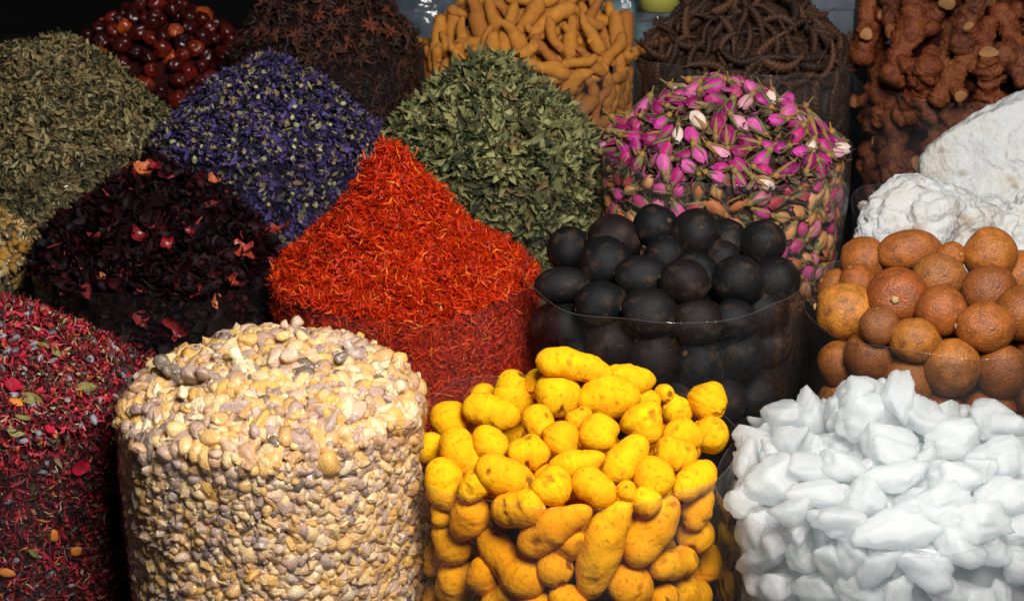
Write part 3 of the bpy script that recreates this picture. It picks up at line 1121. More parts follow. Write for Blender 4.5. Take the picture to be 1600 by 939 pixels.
def place_crystals():
    s = S['crystal']
    rng = np.random.default_rng(41)
    meshes = [crystal_mesh(700 + 3 * i) for i in range(16)]
    bodies = []
    for (x, y, w, h) in CR:
        p, n = s.hit(x, y)
        k = np.linalg.norm(p - C0) / np.linalg.norm(ray(x, y)) / FPX
        p = p + unit(p - C0) * min(w, h) * k * (.2 if n[2] > .3 else .5)
        M = seen_frame(n, rng.uniform(-20, 20) + (0 if w >= h else 90), .3)
        bodies.append(Body(p, M, max(w, h) * k, min(w, h) * k, k=3, data=True))
    hero = len(bodies)
    P, N = s.sample(150, rng, side=.5, depth=.24, inset=.035)
    P2, N2 = s.sample(90, rng, side=0, inset=.02, back=-1)
    bk = P2[:, 1] > s.c[1] + .02
    for p in np.concatenate([P[:95], P2[bk]]):
        bodies.append(Body(p, rand_rot(rng), rng.uniform(.034, .05), rng.uniform(.028, .036), k=3, data=False))
    settle(bodies, s, 80, .01, .84, hero=hero, inset=.003)
    labels = row_labels(bodies[:hero], lambda b: "large white rock crystal" if b.l > .05 else "white rock crystal", 40, "of its sack")
    for i, b in enumerate(bodies):
        o = link("rock_crystal", meshes[rng.integers(len(meshes))], crystal_m, None, xform(b.pos, b.rot, (b.l * .58, b.w * .62, b.w * .6)))
        tag(o, labels[i] if i < hero else "small white rock crystal wedged between larger ones" + ", " + region(b.pos, s), "crystal", "white rock crystals" if i < hero else "wedged white crystals")


place_crystals()
fill('crystal', "crystal_fill", "packed mass of white crystals deep inside their sack", "crystal", crystal_m, .022, .010)

# ------------------------------------------------------------------ frankincense resin
FCOL = [(0, (.86, .52, .18)), (.10, (.64, .38, .22)), (.20, (.92, .67, .32)), (.31, (.56, .36, .29)), (.40, (.90, .52, .12)), (.50, (.76, .53, .38)), (.58, (.93, .75, .48)), (.68, (.56, .41, .37)),
        (.75, (.80, .46, .18)), (.84, (.91, .65, .34)), (.92, (.42, .28, .24)), (.97, (.15, .11, .10))]
frank_kw = dict(coat=.35, mottle=(.86, .60, .30), mfac=.3, rough=.36, spec=.5, bump=.8)
frank_o = grain("frankincense_lump", FCOL, mscale=2.5, bscale=7, bdist=.003, sss=.55, sss_r=(1.0, .9, .75), sss_scale=.008, transl=.2, **frank_kw)
frank_i = grain("frankincense_grain", FCOL, rnd='island', mscale=150, bscale=420, transl=.30, **frank_kw)


def nugget(seed, sub, el=1.0):
    rng = np.random.default_rng(seed)
    V, F = ico(sub)
    n = unit(rng.normal(size=(7, 3)))
    q = np.maximum(V @ n.T, 1e-3) / rng.uniform(.66, 1.05, 7)[None]
    r = (q ** 20).sum(1) ** (-1 / 20)
    r = np.minimum(r, 1.3) * (1 + .11 * sn(V, .6, seed, 2) + (.04 * sn(V, 1.8, seed + 1, 2) if sub > 1 else 0))
    W = V * r[:, None] * np.array([1.2 * el, .95, .85])
    return W / np.abs(W).max(0).mean(), F


def cluster(seed):
    """several grains fused into one knobbly lump"""
    rng = np.random.default_rng(seed)
    parts = []
    for i in range(rng.integers(4, 8)):
        V, F = nugget(seed * 13 + i, 3)
        parts.append((V * rng.uniform(.34, .6) + rng.normal(size=3) * np.array([.42, .36, .28]), F))
    V, F = join(parts)
    return V, F


def place_frank():
    s = S['frank']
    rng = np.random.default_rng(51)
    small = [nugget(900 + i, 1, rng.uniform(.9, 1.5)) for i in range(10)]
    mid = [nugget(940 + i, 2, rng.uniform(.9, 1.4)) for i in range(8)]
    P, N = s.sample(6500, rng, side=.55, depth=.25)
    off = rng.uniform(-.012, .003, len(P)) + .004 * sn(P, 30, 4, 2)
    side = N[:, 2] < .1
    size = .0042 + .0048 * rng.random(len(P)) ** 1.6
    off[side] = -size[side] * .6 - .007 * rng.random(side.sum())
    Rm = frames(N, 1.2, rng)
    a = scatter(small, P + N * off[:, None], Rm, size, rng)
    P, N = s.sample(900, rng, side=.55, depth=.25)
    size = .0085 + .005 * rng.random(len(P))
    off = np.where(N[:, 2] < .1, -size * .85, rng.uniform(-.007, .000, len(P)))
    b = scatter(mid, P + N * off[:, None], frames(N, 1.0, rng), size, rng)
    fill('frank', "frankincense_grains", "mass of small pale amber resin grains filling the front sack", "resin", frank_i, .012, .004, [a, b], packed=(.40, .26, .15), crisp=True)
    # the larger lumps, one by one
    big = [new_mesh("frankincense_lump", *nugget(980 + i, 3, rng.uniform(.9, 1.4))) for i in range(12)]
    clu = [new_mesh("frankincense_lump", *cluster(77 + i)) for i in range(6)]
    bodies = []
    for (x, y, w) in [(385, 536, 34), (452, 528, 30), (420, 548, 40), (495, 545, 38), (340, 566, 32), (545, 560, 36), (590, 580, 34), (280, 588, 40), (330, 600, 44), (225, 620, 34),
                      (240, 650, 40), (370, 580, 46), (445, 575, 44), (520, 590, 40), (430, 905, 60), (610, 625, 30), (300, 640, 36), (575, 820, 34), (255, 760, 42), (262, 860, 44)]:
        p, n = s.hit(x, y)
        k = np.linalg.norm(p - C0) / np.linalg.norm(ray(x, y)) / FPX
        d = w * k
        p = p + n * d * .25 if n[2] > .3 else p - n * d * .5
        bodies.append(Body(p, seen_frame(n, rng.uniform(0, 180), .6), d, d, data='cluster'))
    P, N = s.sample(700, rng, side=.5, depth=.235)
    for p, n in zip(P[::1], N):
        if len(bodies) >= 270:
            break
        d = rng.uniform(.017, .026)
        q = np.array(p) + n * (d * .1 if n[2] > .3 else -d * .5)
        if min(np.linalg.norm(q - b.pos) - (d + b.w) * .40 for b in bodies) > 0:
            bodies.append(Body(q, seen_frame(n, rng.uniform(0, 180), .8), d, d * .9, data='lump'))
    settle(bodies, s, 25, .02, .8, inset=.002)
    nc = [b for b in bodies if b.data == 'cluster']
    labs = row_labels(nc, lambda b: "knobbly amber resin lump", 30, "of lumps")
    li = 0
    for b in bodies:
        if b.data == 'cluster':
            o = link("frankincense_lump", clu[rng.integers(len(clu))], frank_o, None, xform(b.pos, b.rot, b.l * .70))
            tag(o, labs[li], "resin", "knobbly frankincense lumps")
            li += 1
        else:
            o = link("frankincense_lump", big[rng.integers(len(big))], frank_o, None, xform(b.pos, b.rot, (b.l * .52, b.w * .5, b.w * .5)))
            tag(o, "rounded amber resin nugget among smaller grains, " + region(b.pos, s) + " of its sack", "resin", "larger frankincense nuggets")


place_frank()

# ------------------------------------------------------------------ orange red safflower threads
saff_m = grain("safflower_thread", [(0, (.50, .022, .002)), (.2, (.64, .036, .002)), (.42, (.42, .014, .001)), (.58, (.72, .060, .003)), (.72, (.54, .026, .002)), (.84, (.26, .008, .001)), (.94, (.82, .17, .012))],
               rnd='island', rough=.5, spec=.22, transl=.22)


def ribbon(seed, seg=4, w=.09, curl=.35, point=True):
    rng = np.random.default_rng(seed)
    t = np.linspace(-1, 1, seg + 1)
    a = rng.uniform(-curl, curl, 3)
    c = np.stack([t, a[0] * t ** 2 + a[1] * np.sin(2.5 * t), a[2] * t ** 2 + .12 * np.sin(3 * t + seed)], -1)
    ww = w * (1 - .75 * np.abs(t) ** 3) if point else np.full_like(t, w)
    tw = rng.uniform(-1, 1) + t * rng.uniform(-1, 1)
    d = np.stack([0 * t, np.cos(tw), np.sin(tw)], -1) * ww[:, None]
    V = np.concatenate([c - d, c + d])
    m = seg + 1
    i = np.arange(seg)
    F = np.stack([i, i + 1, m + i + 1, m + i], -1)
    return V, tris(F)


def place_safflower():
    s = S['safflower']
    rng = np.random.default_rng(61)
    tp = [ribbon(i, 4, rng.uniform(.06, .12), .5) for i in range(14)]
    P, N = s.sample(34000, rng, side=.5, depth=.17)
    side = N[:, 2] < .1
    off = rng.uniform(-.006, .0035, len(P)) + .0062 * sn(P, 34, 8, 3)
    off[side] = -.0008 - .006 * rng.random(side.sum())
    sz = .0058 + .0066 * rng.random(len(P))
    tl = np.where(side, .12, .55)[:, None]
    n = len(P)
    NN = unit(N + rng.normal(size=(n, 3)) * tl)
    A = unit(np.cross(NN, rng.normal(size=(n, 3))))
    Rm = np.stack([A, np.cross(NN, A), NN], -1)
    a = scatter(tp, P + N * off[:, None], Rm, sz, rng)
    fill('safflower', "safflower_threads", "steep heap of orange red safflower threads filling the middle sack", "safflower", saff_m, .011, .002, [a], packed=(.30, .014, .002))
    # a few pale bracts caught in it
    br = grain("pale_bract", [(0, (.62, .40, .12)), (1, (.55, .42, .22))], interp='LINEAR', rough=.7)
    V, F = nugget(5, 2, 1.6)
    for (x, y, l, lab) in [(689, 482, 9, "pale straw coloured seed near the rim of the red threads"), (621, 413, 11, "thin pale bract lying on the middle of the red heap")]:
        p, n = s.hit(x, y)
        tag(link("pale_bract", new_mesh("pale_bract", V, F), br, None, xform(p + n * .0005, seen_frame(n, 80, .9), (l / s.px * .5, .0022, .002))), lab, "bract")


place_safflower()

# ------------------------------------------------------------------ red shredded potpourri mix, bottom left
pot_m = grain("potpourri_shreds", [(0, (.28, .010, .024)), (.14, (.08, .008, .014)), (.28, (.46, .020, .040)), (.40, (.03, .012, .012)), (.52, (.12, .006, .012)), (.66, (.48, .03, .05)),
                                   (.74, (.05, .035, .012)), (.82, (.015, .008, .010)), (.90, (.45, .12, .02)), (.95, (.40, .30, .16))], rnd='island', rough=.5, spec=.3, transl=.12)
salt_m = grain("grey_resin_chip", [(0, (.17, .15, .18)), (.4, (.26, .24, .28)), (.8, (.12, .10, .12))], rough=.35, spec=.5, sss=.4, sss_scale=.006, bump=.4, bscale=5)
leaf_o = grain("olive_leaf", [(0, (.22, .20, .05)), (.4, (.28, .24, .08)), (.8, (.12, .12, .035))], rough=.55, spec=.3, transl=.15, mottle=(.14, .12, .03), mscale=2.5)
petal_red = grain("red_petal", [(0, (.55, .012, .05)), (1, (.42, .008, .03))], interp='LINEAR', rough=.6, spec=.2, transl=.3)
orange_bit = grain("orange_chip", [(0, (.60, .20, .02)), (1, (.50, .14, .02))], interp='LINEAR', rough=.6)


def leaf_sheet(seed, el=1.0, curl=.25, nu=9, nv=5, tooth=0.0):
    rng = np.random.default_rng(seed)
    a, b, c = rng.uniform(-curl, curl, 3)

    def fn(u, v):
        t = 2 * u - 1
        w = (1 - np.abs(t) ** 2.2) * .36 / el
        w = w * (1 + tooth * np.sin(u * 40))
        k = (2 * v - 1)
        return (t, k * w + b * t ** 2, a * t ** 2 + .22 * k ** 2 * (.4 + abs(c)) + c * .4 * k * t + .05 * np.sin(5 * t + 3 * k + seed))
    return sheet(nu, nv, fn)


def lay(s, x, y, length_px, ang, lift=.001, flat=.9, roll=0.0):
    p, n = s.hit(x, y)
    k = np.linalg.norm(p - C0) / np.linalg.norm(ray(x, y)) / FPX
    M = seen_frame(n, ang, flat)
    if roll:
        c, q = math.cos(roll), math.sin(roll)
        M = M @ np.array([[1, 0, 0], [0, c, -q], [0, q, c]])
    return p + n * lift, M, length_px * k / 2


def curl_petal(seed, nu=8, nv=4):
    rng = np.random.default_rng(seed)
    k1, k2, tw = rng.uniform(.5, 2.2), rng.uniform(.6, 2.2), rng.uniform(-1.2, 1.2)

    def fn(u, v):
        t, q = 2 * u - 1, (2 * v - 1)
        w = .34 * (1 - .8 * np.clip(t, 0, 1) ** 1.5) * (1 - .5 * np.clip(-t, 0, 1) ** 2)
        a = q * w * k2
        x = np.sin(t * k1) / k1
        z = (1 - np.cos(t * k1)) / k1 * .8
        yy, zz = np.sin(a) / k2, (1 - np.cos(a)) / k2
        ct, st = np.cos(tw * t), np.sin(tw * t)
        return (x, yy * ct - zz * st, z + yy * st + zz * ct + .05 * np.sin(6 * t + seed + 4 * q))
    return sheet(nu, nv, fn)


def place_potpourri():
    s = S['potpourri']
    rng = np.random.default_rng(71)
    tp = [ribbon(200 + i, 3, rng.uniform(.08, .2), .4) for i in range(10)] + [curl_petal(220 + i, 4, 3) for i in range(3)]
    P, N = s.sample(26000, rng, side=.5, depth=.25)
    side = N[:, 2] < .1
    off = rng.uniform(-.005, .003, len(P))
    off[side] = -.001 - .006 * rng.random(side.sum())
    sz = .0026 + .0062 * rng.random(len(P)) ** 1.5
    a = scatter(tp, P + N * off[:, None], frames(N, .35, rng), sz, rng)
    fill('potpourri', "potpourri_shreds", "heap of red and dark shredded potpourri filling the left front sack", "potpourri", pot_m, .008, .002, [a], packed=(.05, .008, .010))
    L = [leaf_sheet(i, .8 + .05 * i, .3) for i in range(5)]
    for i, (x, y, l, ang, lab) in enumerate([
            (132, 609, 40, -30, "olive green leaf pointing up right on the red potpourri"), (86, 553, 26, 60, "folded pale olive leaf on the upper red potpourri"),
            (63, 541, 30, 8, "narrow pale leaf on the upper red potpourri"), (48, 625, 50, 15, "long dark olive leaf beside the crimson petal"),
            (34, 656, 28, 5, "small pale olive leaf near the rim of potpourri sack"), (182, 712, 26, 70, "olive leaf behind the film beside the frankincense sack"),
            (24, 680, 32, 15, "dark leaf low on the red potpourri at left edge"), (52, 862, 24, 40, "small brown leaf low behind the film of potpourri sack"),
            (155, 594, 16, 20, "tiny green leaf tip above the olive leaf on potpourri")]):
        p, M, k = lay(s, x, y, l, ang, .003, .9, rng.uniform(-.4, .4))
        tag(link("dried_leaf", new_mesh("dried_leaf", *L[i % 5]), leaf_o, None, xform(p, M, k)), lab, "leaf", "olive leaves in the potpourri")
    V, F = sheet(9, 9, lambda u, v: ((u - .5) * 2 * np.sqrt(1 - .5 * (2 * v - 1) ** 2), (v - .5) * 2 * np.sqrt(1 - .5 * (2 * u - 1) ** 2) * .8,
                                     .25 * ((2 * u - 1) ** 2 + (2 * v - 1) ** 2) + .08 * np.sin(7 * u + 5 * v)))
    for (x, y, l, ang, lab) in [(20, 607, 28, 20, "bright crimson petal on the potpourri at the left edge"), (122, 728, 30, -10, "crimson petal behind the film of the potpourri sack"),
                                (77, 673, 18, 40, "small dark pink petal at the rim of potpourri sack")]:
        p, M, k = lay(s, x, y, l, ang, .0035)
        tag(link("red_petal", new_mesh("red_petal", V, F), petal_red, None, xform(p, M, k)), lab, "petal", "crimson petals")
    for i, (x, y, l, lab) in enumerate([(237, 568, 20, "orange chip at the right tip of the potpourri heap"), (22, 628, 24, "orange chip below the crimson petal"), (84, 838, 20, "orange chip low in the potpourri sack"),
                                        (10, 893, 22, "orange chip at the bottom left corner"), (167, 620, 10, "tiny orange chip right of the olive leaf"), (118, 860, 18, "orange peel bit low beside the frankincense sack")]):
        p, M, k = lay(s, x, y, l, rng.uniform(0, 90), .0015)
        tag(link("orange_chip", new_mesh("orange_chip", *nugget(240 + i, 2, 1.2)), orange_bit, None, xform(p, M, (k, k * .8, k * .5))), lab, "peel", "orange chips")
    ms = [new_mesh("grey_resin_chip", *nugget(260 + i, 2, 1.1)) for i in range(6)]
    P, N = s.sample(420, rng, side=.42, depth=.2)
    u, v, _ = to_px(P)
    ok = (u > -30) & (u < 260)
    for p, n in list(zip(P[ok], N[ok]))[:120]:
        d = rng.uniform(.0028, .0058)
        p = p + n * (d * .2 if n[2] > .1 else -d)
        tag(link("grey_resin_chip", ms[rng.integers(6)], salt_m, None, xform(p, frames(n[None], .5, rng)[0], (d, d * .8, d * .7))),
            "small translucent grey chip scattered in the red potpourri" + ", " + region(p, s), "chip", "grey chips in the potpourri")


place_potpourri()

# ------------------------------------------------------------------ dark hibiscus
hib_m = grain("hibiscus_petal", [(0, (.007, .002, .003)), (.3, (.011, .002, .003)), (.55, (.005, .002, .003)), (.75, (.016, .003, .004)), (.88, (.04, .004, .006)), (.965, (.22, .03, .03))], rnd='island', rough=.6, spec=.10, transl=.15)
hib_o = grain("hibiscus_calyx", [(0, (.30, .016, .018)), (.4, (.42, .05, .03)), (.7, (.20, .012, .014))], rough=.35, spec=.5, transl=.25, mottle=(.03, .004, .006), mscale=2)
hib_or = grain("hibiscus_calyx_orange", [(0, (.70, .24, .08)), (1, (.60, .17, .06))], interp='LINEAR', rough=.4, spec=.4, transl=.25, mottle=(.16, .015, .012), mscale=1.6)


def place_hibiscus():
    s = S['hibiscus']
    rng = np.random.default_rng(81)
    tp = [curl_petal(i) for i in range(14)] + [ribbon(300 + i, 5, .10, .7) for i in range(6)]
    P, N = s.sample(3400, rng, side=.45, depth=.16)
    side = N[:, 2] < .1
    off = rng.uniform(-.008, .006, len(P))
    off[side] = -.004 - .008 * rng.random(side.sum())
    sz = .008 + .014 * rng.random(len(P))
    a = scatter(tp, P + N * off[:, None], frames(N, np.where(side, .2, .6)[:, None], rng), sz, rng)
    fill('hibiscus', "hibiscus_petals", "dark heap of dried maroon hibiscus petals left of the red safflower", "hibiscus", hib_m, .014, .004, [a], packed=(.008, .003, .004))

    def calyx(seed, nseg):
        return join([(lambda VF, a: (VF[0] @ np.array([[math.cos(a), math.sin(a), 0], [-math.sin(a), math.cos(a), 0], [0, 0, 1]]) * np.array([1, 1, 1]), VF[1]))(curl_petal(seed + i, 9, 5), (i - nseg / 2) * .75) for i in range(nseg)])
    spots = [(228, 288, 46, 25, 1, "bright orange hibiscus calyx near the top of the dark heap"), (232, 268, 26, -60, 1, "upright orange hibiscus petal tip near the heap top"),
             (255, 268, 26, 0, 0, "round dark red hibiscus pod beside the orange calyx"), (160, 440, 26, 80, 1, "pale orange hibiscus scrap behind the film of dark sack"),
             (225, 380, 44, 10, 0, "red rimmed hibiscus calyx in the middle of dark heap"), (258, 388, 30, 80, 0, "curled red hibiscus petal right of the red rimmed calyx"),
             (330, 298, 34, 5, 1, "pale brown hibiscus petal on the right slope"), (290, 372, 24, 10, 0, "thin red hibiscus edge right of the heap middle"),
             (428, 372, 34, -30, 0, "red hibiscus petal at the right rim beside safflower"), (374, 400, 36, -20, 0, "crimson hibiscus petal near the right rim"),
             (272, 508, 36, 30, 0, "curled red hibiscus petal low behind the film"), (305, 455, 26, 60, 0, "dark red hibiscus petal behind the film centre right"),
             (280, 520, 30, -40, 0, "lowest curled hibiscus petal above the resin heap"), (125, 412, 24, 20, 0, "small red lipped hibiscus petal at left rim"),
             (335, 470, 24, 80, 1, "pale seed like hibiscus scrap behind the film"), (225, 506, 16, 0, 0, "small bright red hibiscus scrap low behind film"),
             (198, 430, 30, 0, 0, "dull red hibiscus petal right of the pale scrap"), (360, 440, 30, 50, 0, "dark crimson hibiscus petal behind film near safflower")]
    for i, (x, y, l, ang, orange, lab) in enumerate(spots):
        p, M, k = lay(s, x, y, l * 1.25, ang, .013 if y < 410 else .0, .35, rng.uniform(-.4, .4))
        tag(link("hibiscus_calyx", new_mesh("hibiscus_calyx", *calyx(20 + 5 * i, 2 + i % 2)), hib_or if orange else hib_o, None, xform(p, M, k)), lab, "hibiscus", "larger hibiscus pieces")


place_hibiscus()

# ------------------------------------------------------------------ herbs and flowers of the third row
herb_m = grain("grey_herb", [(0, (.13, .105, .050)), (.16, (.21, .17, .075)), (.32, (.055, .047, .022)), (.46, (.27, .22, .10)), (.58, (.10, .09, .045)), (.70, (.03, .028, .016)), (.82, (.22, .135, .055)), (.92, (.33, .28, .15))], rnd='island', rough=.7, spec=.15, transl=.08)
mint_m = grain("green_leaf_bits", [(0, (.14, .14, .055)), (.18, (.24, .23, .09)), (.34, (.055, .06, .026)), (.48, (.31, .295, .125)), (.60, (.07, .078, .036)), (.72, (.025, .03, .016)), (.84, (.30, .29, .13)), (.93, (.22, .14, .06))], rnd='island', rough=.6, spec=.2, transl=.12)
mint_o = grain("green_leaf", [(0, (.17, .17, .06)), (.3, (.26, .255, .095)), (.55, (.38, .37, .16)), (.8, (.12, .13, .05))], rough=.6, spec=.25, transl=.15, mottle=(.14, .14, .05), mscale=3)
mal_m = grain("purple_petal", [(0, (.034, .022, .090)), (.16, (.070, .045, .165)), (.30, (.012, .009, .030)), (.42, (.10, .07, .22)), (.52, (.010, .009, .020)), (.64, (.045, .030, .075)), (.73, (.018, .014, .03)), (.82, (.15, .135, .075)), (.89, (.24, .165, .09)), (.95, (.30, .27, .16))], rnd='island', rough=.6, spec=.2, transl=.12)
bud_m = grain("pale_green_bud", [(0, (.34, .36, .14)), (.4, (.44, .42, .20)), (.7, (.28, .30, .14)), (.9, (.46, .30, .12))], rough=.6, spec=.3, mottle=(.2, .2, .08), mscale=3)


def heap_bits(key, name, label, cat, mat, n, sz0, sz1, tp, seed, depth, tilt=.45, inset=.009, side=.5, packed=None):
    s = S[key]
    rng = np.random.default_rng(seed)
    P, N = s.sample(n, rng, side=side, depth=depth)
    sd = N[:, 2] < .1
    m = sz1 * .45
    off = rng.uniform(-m, m * .7, len(P)) + .0045 * sn(P, 32, seed, 3)
    off[sd] = -.0005 - m * 1.2 * rng.random(sd.sum())
    sz = sz0 + (sz1 - sz0) * rng.random(len(P)) ** 1.6
    a = scatter(tp, P + N * off[:, None], frames(N, np.where(sd, .2, tilt)[:, None], rng), sz, rng)
    return fill(key, name, label, cat, mat, inset, .003, [a], packed=packed)


lt = [leaf_sheet(400 + i, random.uniform(.8, 2.0), .55, 5, 3) for i in range(12)]
lt2 = [leaf_sheet(430 + i, random.uniform(.7, 1.8), .8, 7, 4, .1) for i in range(12)]
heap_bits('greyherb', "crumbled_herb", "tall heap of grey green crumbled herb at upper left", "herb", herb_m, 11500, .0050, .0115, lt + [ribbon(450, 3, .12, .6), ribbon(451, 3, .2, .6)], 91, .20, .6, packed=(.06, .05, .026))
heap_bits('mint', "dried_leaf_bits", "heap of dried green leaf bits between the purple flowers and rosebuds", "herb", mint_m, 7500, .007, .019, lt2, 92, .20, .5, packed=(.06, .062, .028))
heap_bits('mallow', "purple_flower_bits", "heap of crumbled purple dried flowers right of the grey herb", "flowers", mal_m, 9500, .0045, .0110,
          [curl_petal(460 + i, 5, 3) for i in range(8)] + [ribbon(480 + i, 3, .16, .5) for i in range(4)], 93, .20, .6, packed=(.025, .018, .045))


def place_leaves():
    s = S['mint']
    rng = np.random.default_rng(95)
    ms = [new_mesh("dried_green_leaf", *leaf_sheet(500 + i, rng.uniform(.9, 1.9), .6, 9, 5, .08)) for i in range(12)]
    special = [(848, 225, 36, 50, "pale green leaf lying right of the middle of leaf heap"), (870, 212, 30, 60, "second pale green leaf right of the leaf heap middle"),
               (788, 238, 42, -4, "long pale leaf lying flat above the leaf sack rim"), (805, 154, 20, -20, "yellow leaf scrap near the top of the leaf heap"),
               (836, 109, 24, -5, "cream leaf edge sticking out near the heap top right"), (700, 258, 44, -15, "brownish leaf at the foot of the leaf heap"),
               (768, 144, 34, -65, "brown leaf stalk standing near the top of the leaf heap"), (690, 145, 40, -35, "pale leaf on the upper left slope of leaf heap")]
    for i, (x, y, l, ang, lab) in enumerate(special):
        p, M, k = lay(s, x, y, l, ang, .005, .8)
        tag(link("dried_green_leaf", ms[i], mint_o, None, xform(p, M, k)), lab, "leaf", "larger dried green leaves")
    P, N = s.sample(330, rng, side=.12, depth=.05, back=-.1)
    for p, n in list(zip(P, N))[:190]:
        k = rng.uniform(.007, .013)
        side = n[2] < .1
        tag(link("dried_green_leaf", ms[rng.integers(12)], mint_o, None, xform(p + n * (-.004 if side else .003), frames(n[None], .35, rng)[0], k)),
            "small curled leaf among many on the green leaf heap" + ", " + region(p, s), "leaf", "small curled leaves on the green heap")
    s = S['mallow']
    ms = [new_mesh("pale_flower_bud", *nugget(520 + i, 2, 1.05)) for i in range(5)]
    P, N = s.sample(420, rng, side=.4, depth=.13)
    for p, n in list(zip(P, N))[:170]:
        k = rng.uniform(.0024, .0042)
        side = n[2] < .1
        tag(link("pale_flower_bud", ms[rng.integers(5)], bud_m, None, xform(p + n * (-k if side else .002), frames(n[None], .6, rng)[0], k)),
            "tiny round pale green bud among the purple dried flowers" + ", " + region(p, s), "bud", "pale buds in the purple flowers")


place_leaves()

# chamomile at the left edge
cham_c = grain("chamomile_centre", [(0, (.42, .20, .02)), (.5, (.52, .27, .03)), (1, (.34, .15, .02))], interp='LINEAR', rough=.8, bump=.8, bscale=500)
cham_p = grain("chamomile_petals", [(0, (.55, .48, .32)), (1, (.42, .34, .18))], interp='LINEAR', rough=.7, transl=.2)
cham_f = grain("chamomile_bits", [(0, (.24, .13, .03)), (.3, (.36, .22, .06)), (.55, (.10, .07, .03)), (.75, (.42, .34, .20)), (.9, (.05, .04, .025))], rnd='island', rough=.75, transl=.1)
heap_bits('chamomile', "chamomile_bits", "heap of crumbled yellow chamomile at the left edge", "chamomile", cham_f, 6000, .003, .007, [ribbon(540 + i, 3, .15, .5) for i in range(4)] + [nugget(545, 1)], 97, .16, packed=(.14, .09, .03))


def place_chamomile():
    s = S['chamomile']
    rng = np.random.default_rng(99)
    V, F = ico(3)
    V = V * np.array([1, 1, .75]) * (1 + .05 * sn(V, 1.5, 5, 2))[:, None]
    mc = new_mesh("centre", V, F)
    pet = []
    for i in range(11):
        a = i / 11 * 6.283
        Vp, Fp = leaf_sheet(560 + i, 1.1, .3, 5, 3)
        Vp = Vp * .75 + np.array([1.5, 0, -.35])
        c, q = math.cos(a), math.sin(a)
        pet.append((Vp @ np.array([[c, q, 0], [-q, c, 0], [0, 0, 1]]), Fp))
    mp = new_mesh("petals", *join(pet))
    P, N = s.sample(600, rng, side=.4, depth=.12)
    u, v, _ = to_px(P)
    ok = (u > -25) & (u < 75)
    for p, n in list(zip(P[ok], N[ok]))[:60]:
        k = rng.uniform(.0042, .006)
        t = link("chamomile_flower", None, None, None, xform(p + n * (.001 if n[2] > .1 else -k), frames(n[None], .5, rng)[0], k))
        tag(t, "small yellow chamomile flower head at the left edge" + ", " + region(p, s), "flower", "chamomile flower heads")
        link("centre", mc, cham_c, t)
        if rng.random() < .6:
            link("petals", mp, cham_p, t)


place_chamomile()

# ------------------------------------------------------------------ rosebuds
rose_top = grain("rose_petals", [(0, (.48, .018, .20)), (.16, (.60, .045, .32)), (.3, (.28, .008, .10)), (.44, (.66, .11, .38)), (.56, (.36, .014, .19)), (.68, (.54, .025, .18)), (.78, (.74, .34, .44)), (.86, (.84, .66, .56)), (.92, (.20, .008, .09))],
                 rough=.5, spec=.25, transl=.18, mottle=(.70, .28, .42), mfac=.4, mscale=1.6, mlo=.5, mhi=.75)
rose_low = grain("rose_petals_faded", [(0, (.60, .19, .06)), (.18, (.52, .03, .20)), (.34, (.64, .30, .09)), (.5, (.44, .03, .07)), (.62, (.60, .06, .30)), (.76, (.68, .36, .15)), (.9, (.62, .20, .30))],
                 rough=.5, spec=.25, transl=.18, mottle=(.46, .10, .08), mfac=.45, mscale=1.6)
sepal_m = grain("rose_sepal", [(0, (.17, .17, .06)), (.35, (.25, .20, .08)), (.6, (.11, .115, .045)), (.8, (.30, .16, .05))], rough=.6, spec=.2, transl=.1)
hip_m = grain("rose_hip_stem", [(0, (.30, .15, .035)), (.5, (.22, .14, .05)), (1, (.36, .17, .04))], interp='LINEAR', rough=.6)
rose_f = grain("rose_debris", [(0, (.05, .04, .02)), (.3, (.10, .08, .035)), (.5, (.14, .03, .06)), (.65, (.16, .11, .05)), (.8, (.22, .08, .05)), (.92, (.30, .06, .16))], rnd='island', rough=.65, transl=.1)


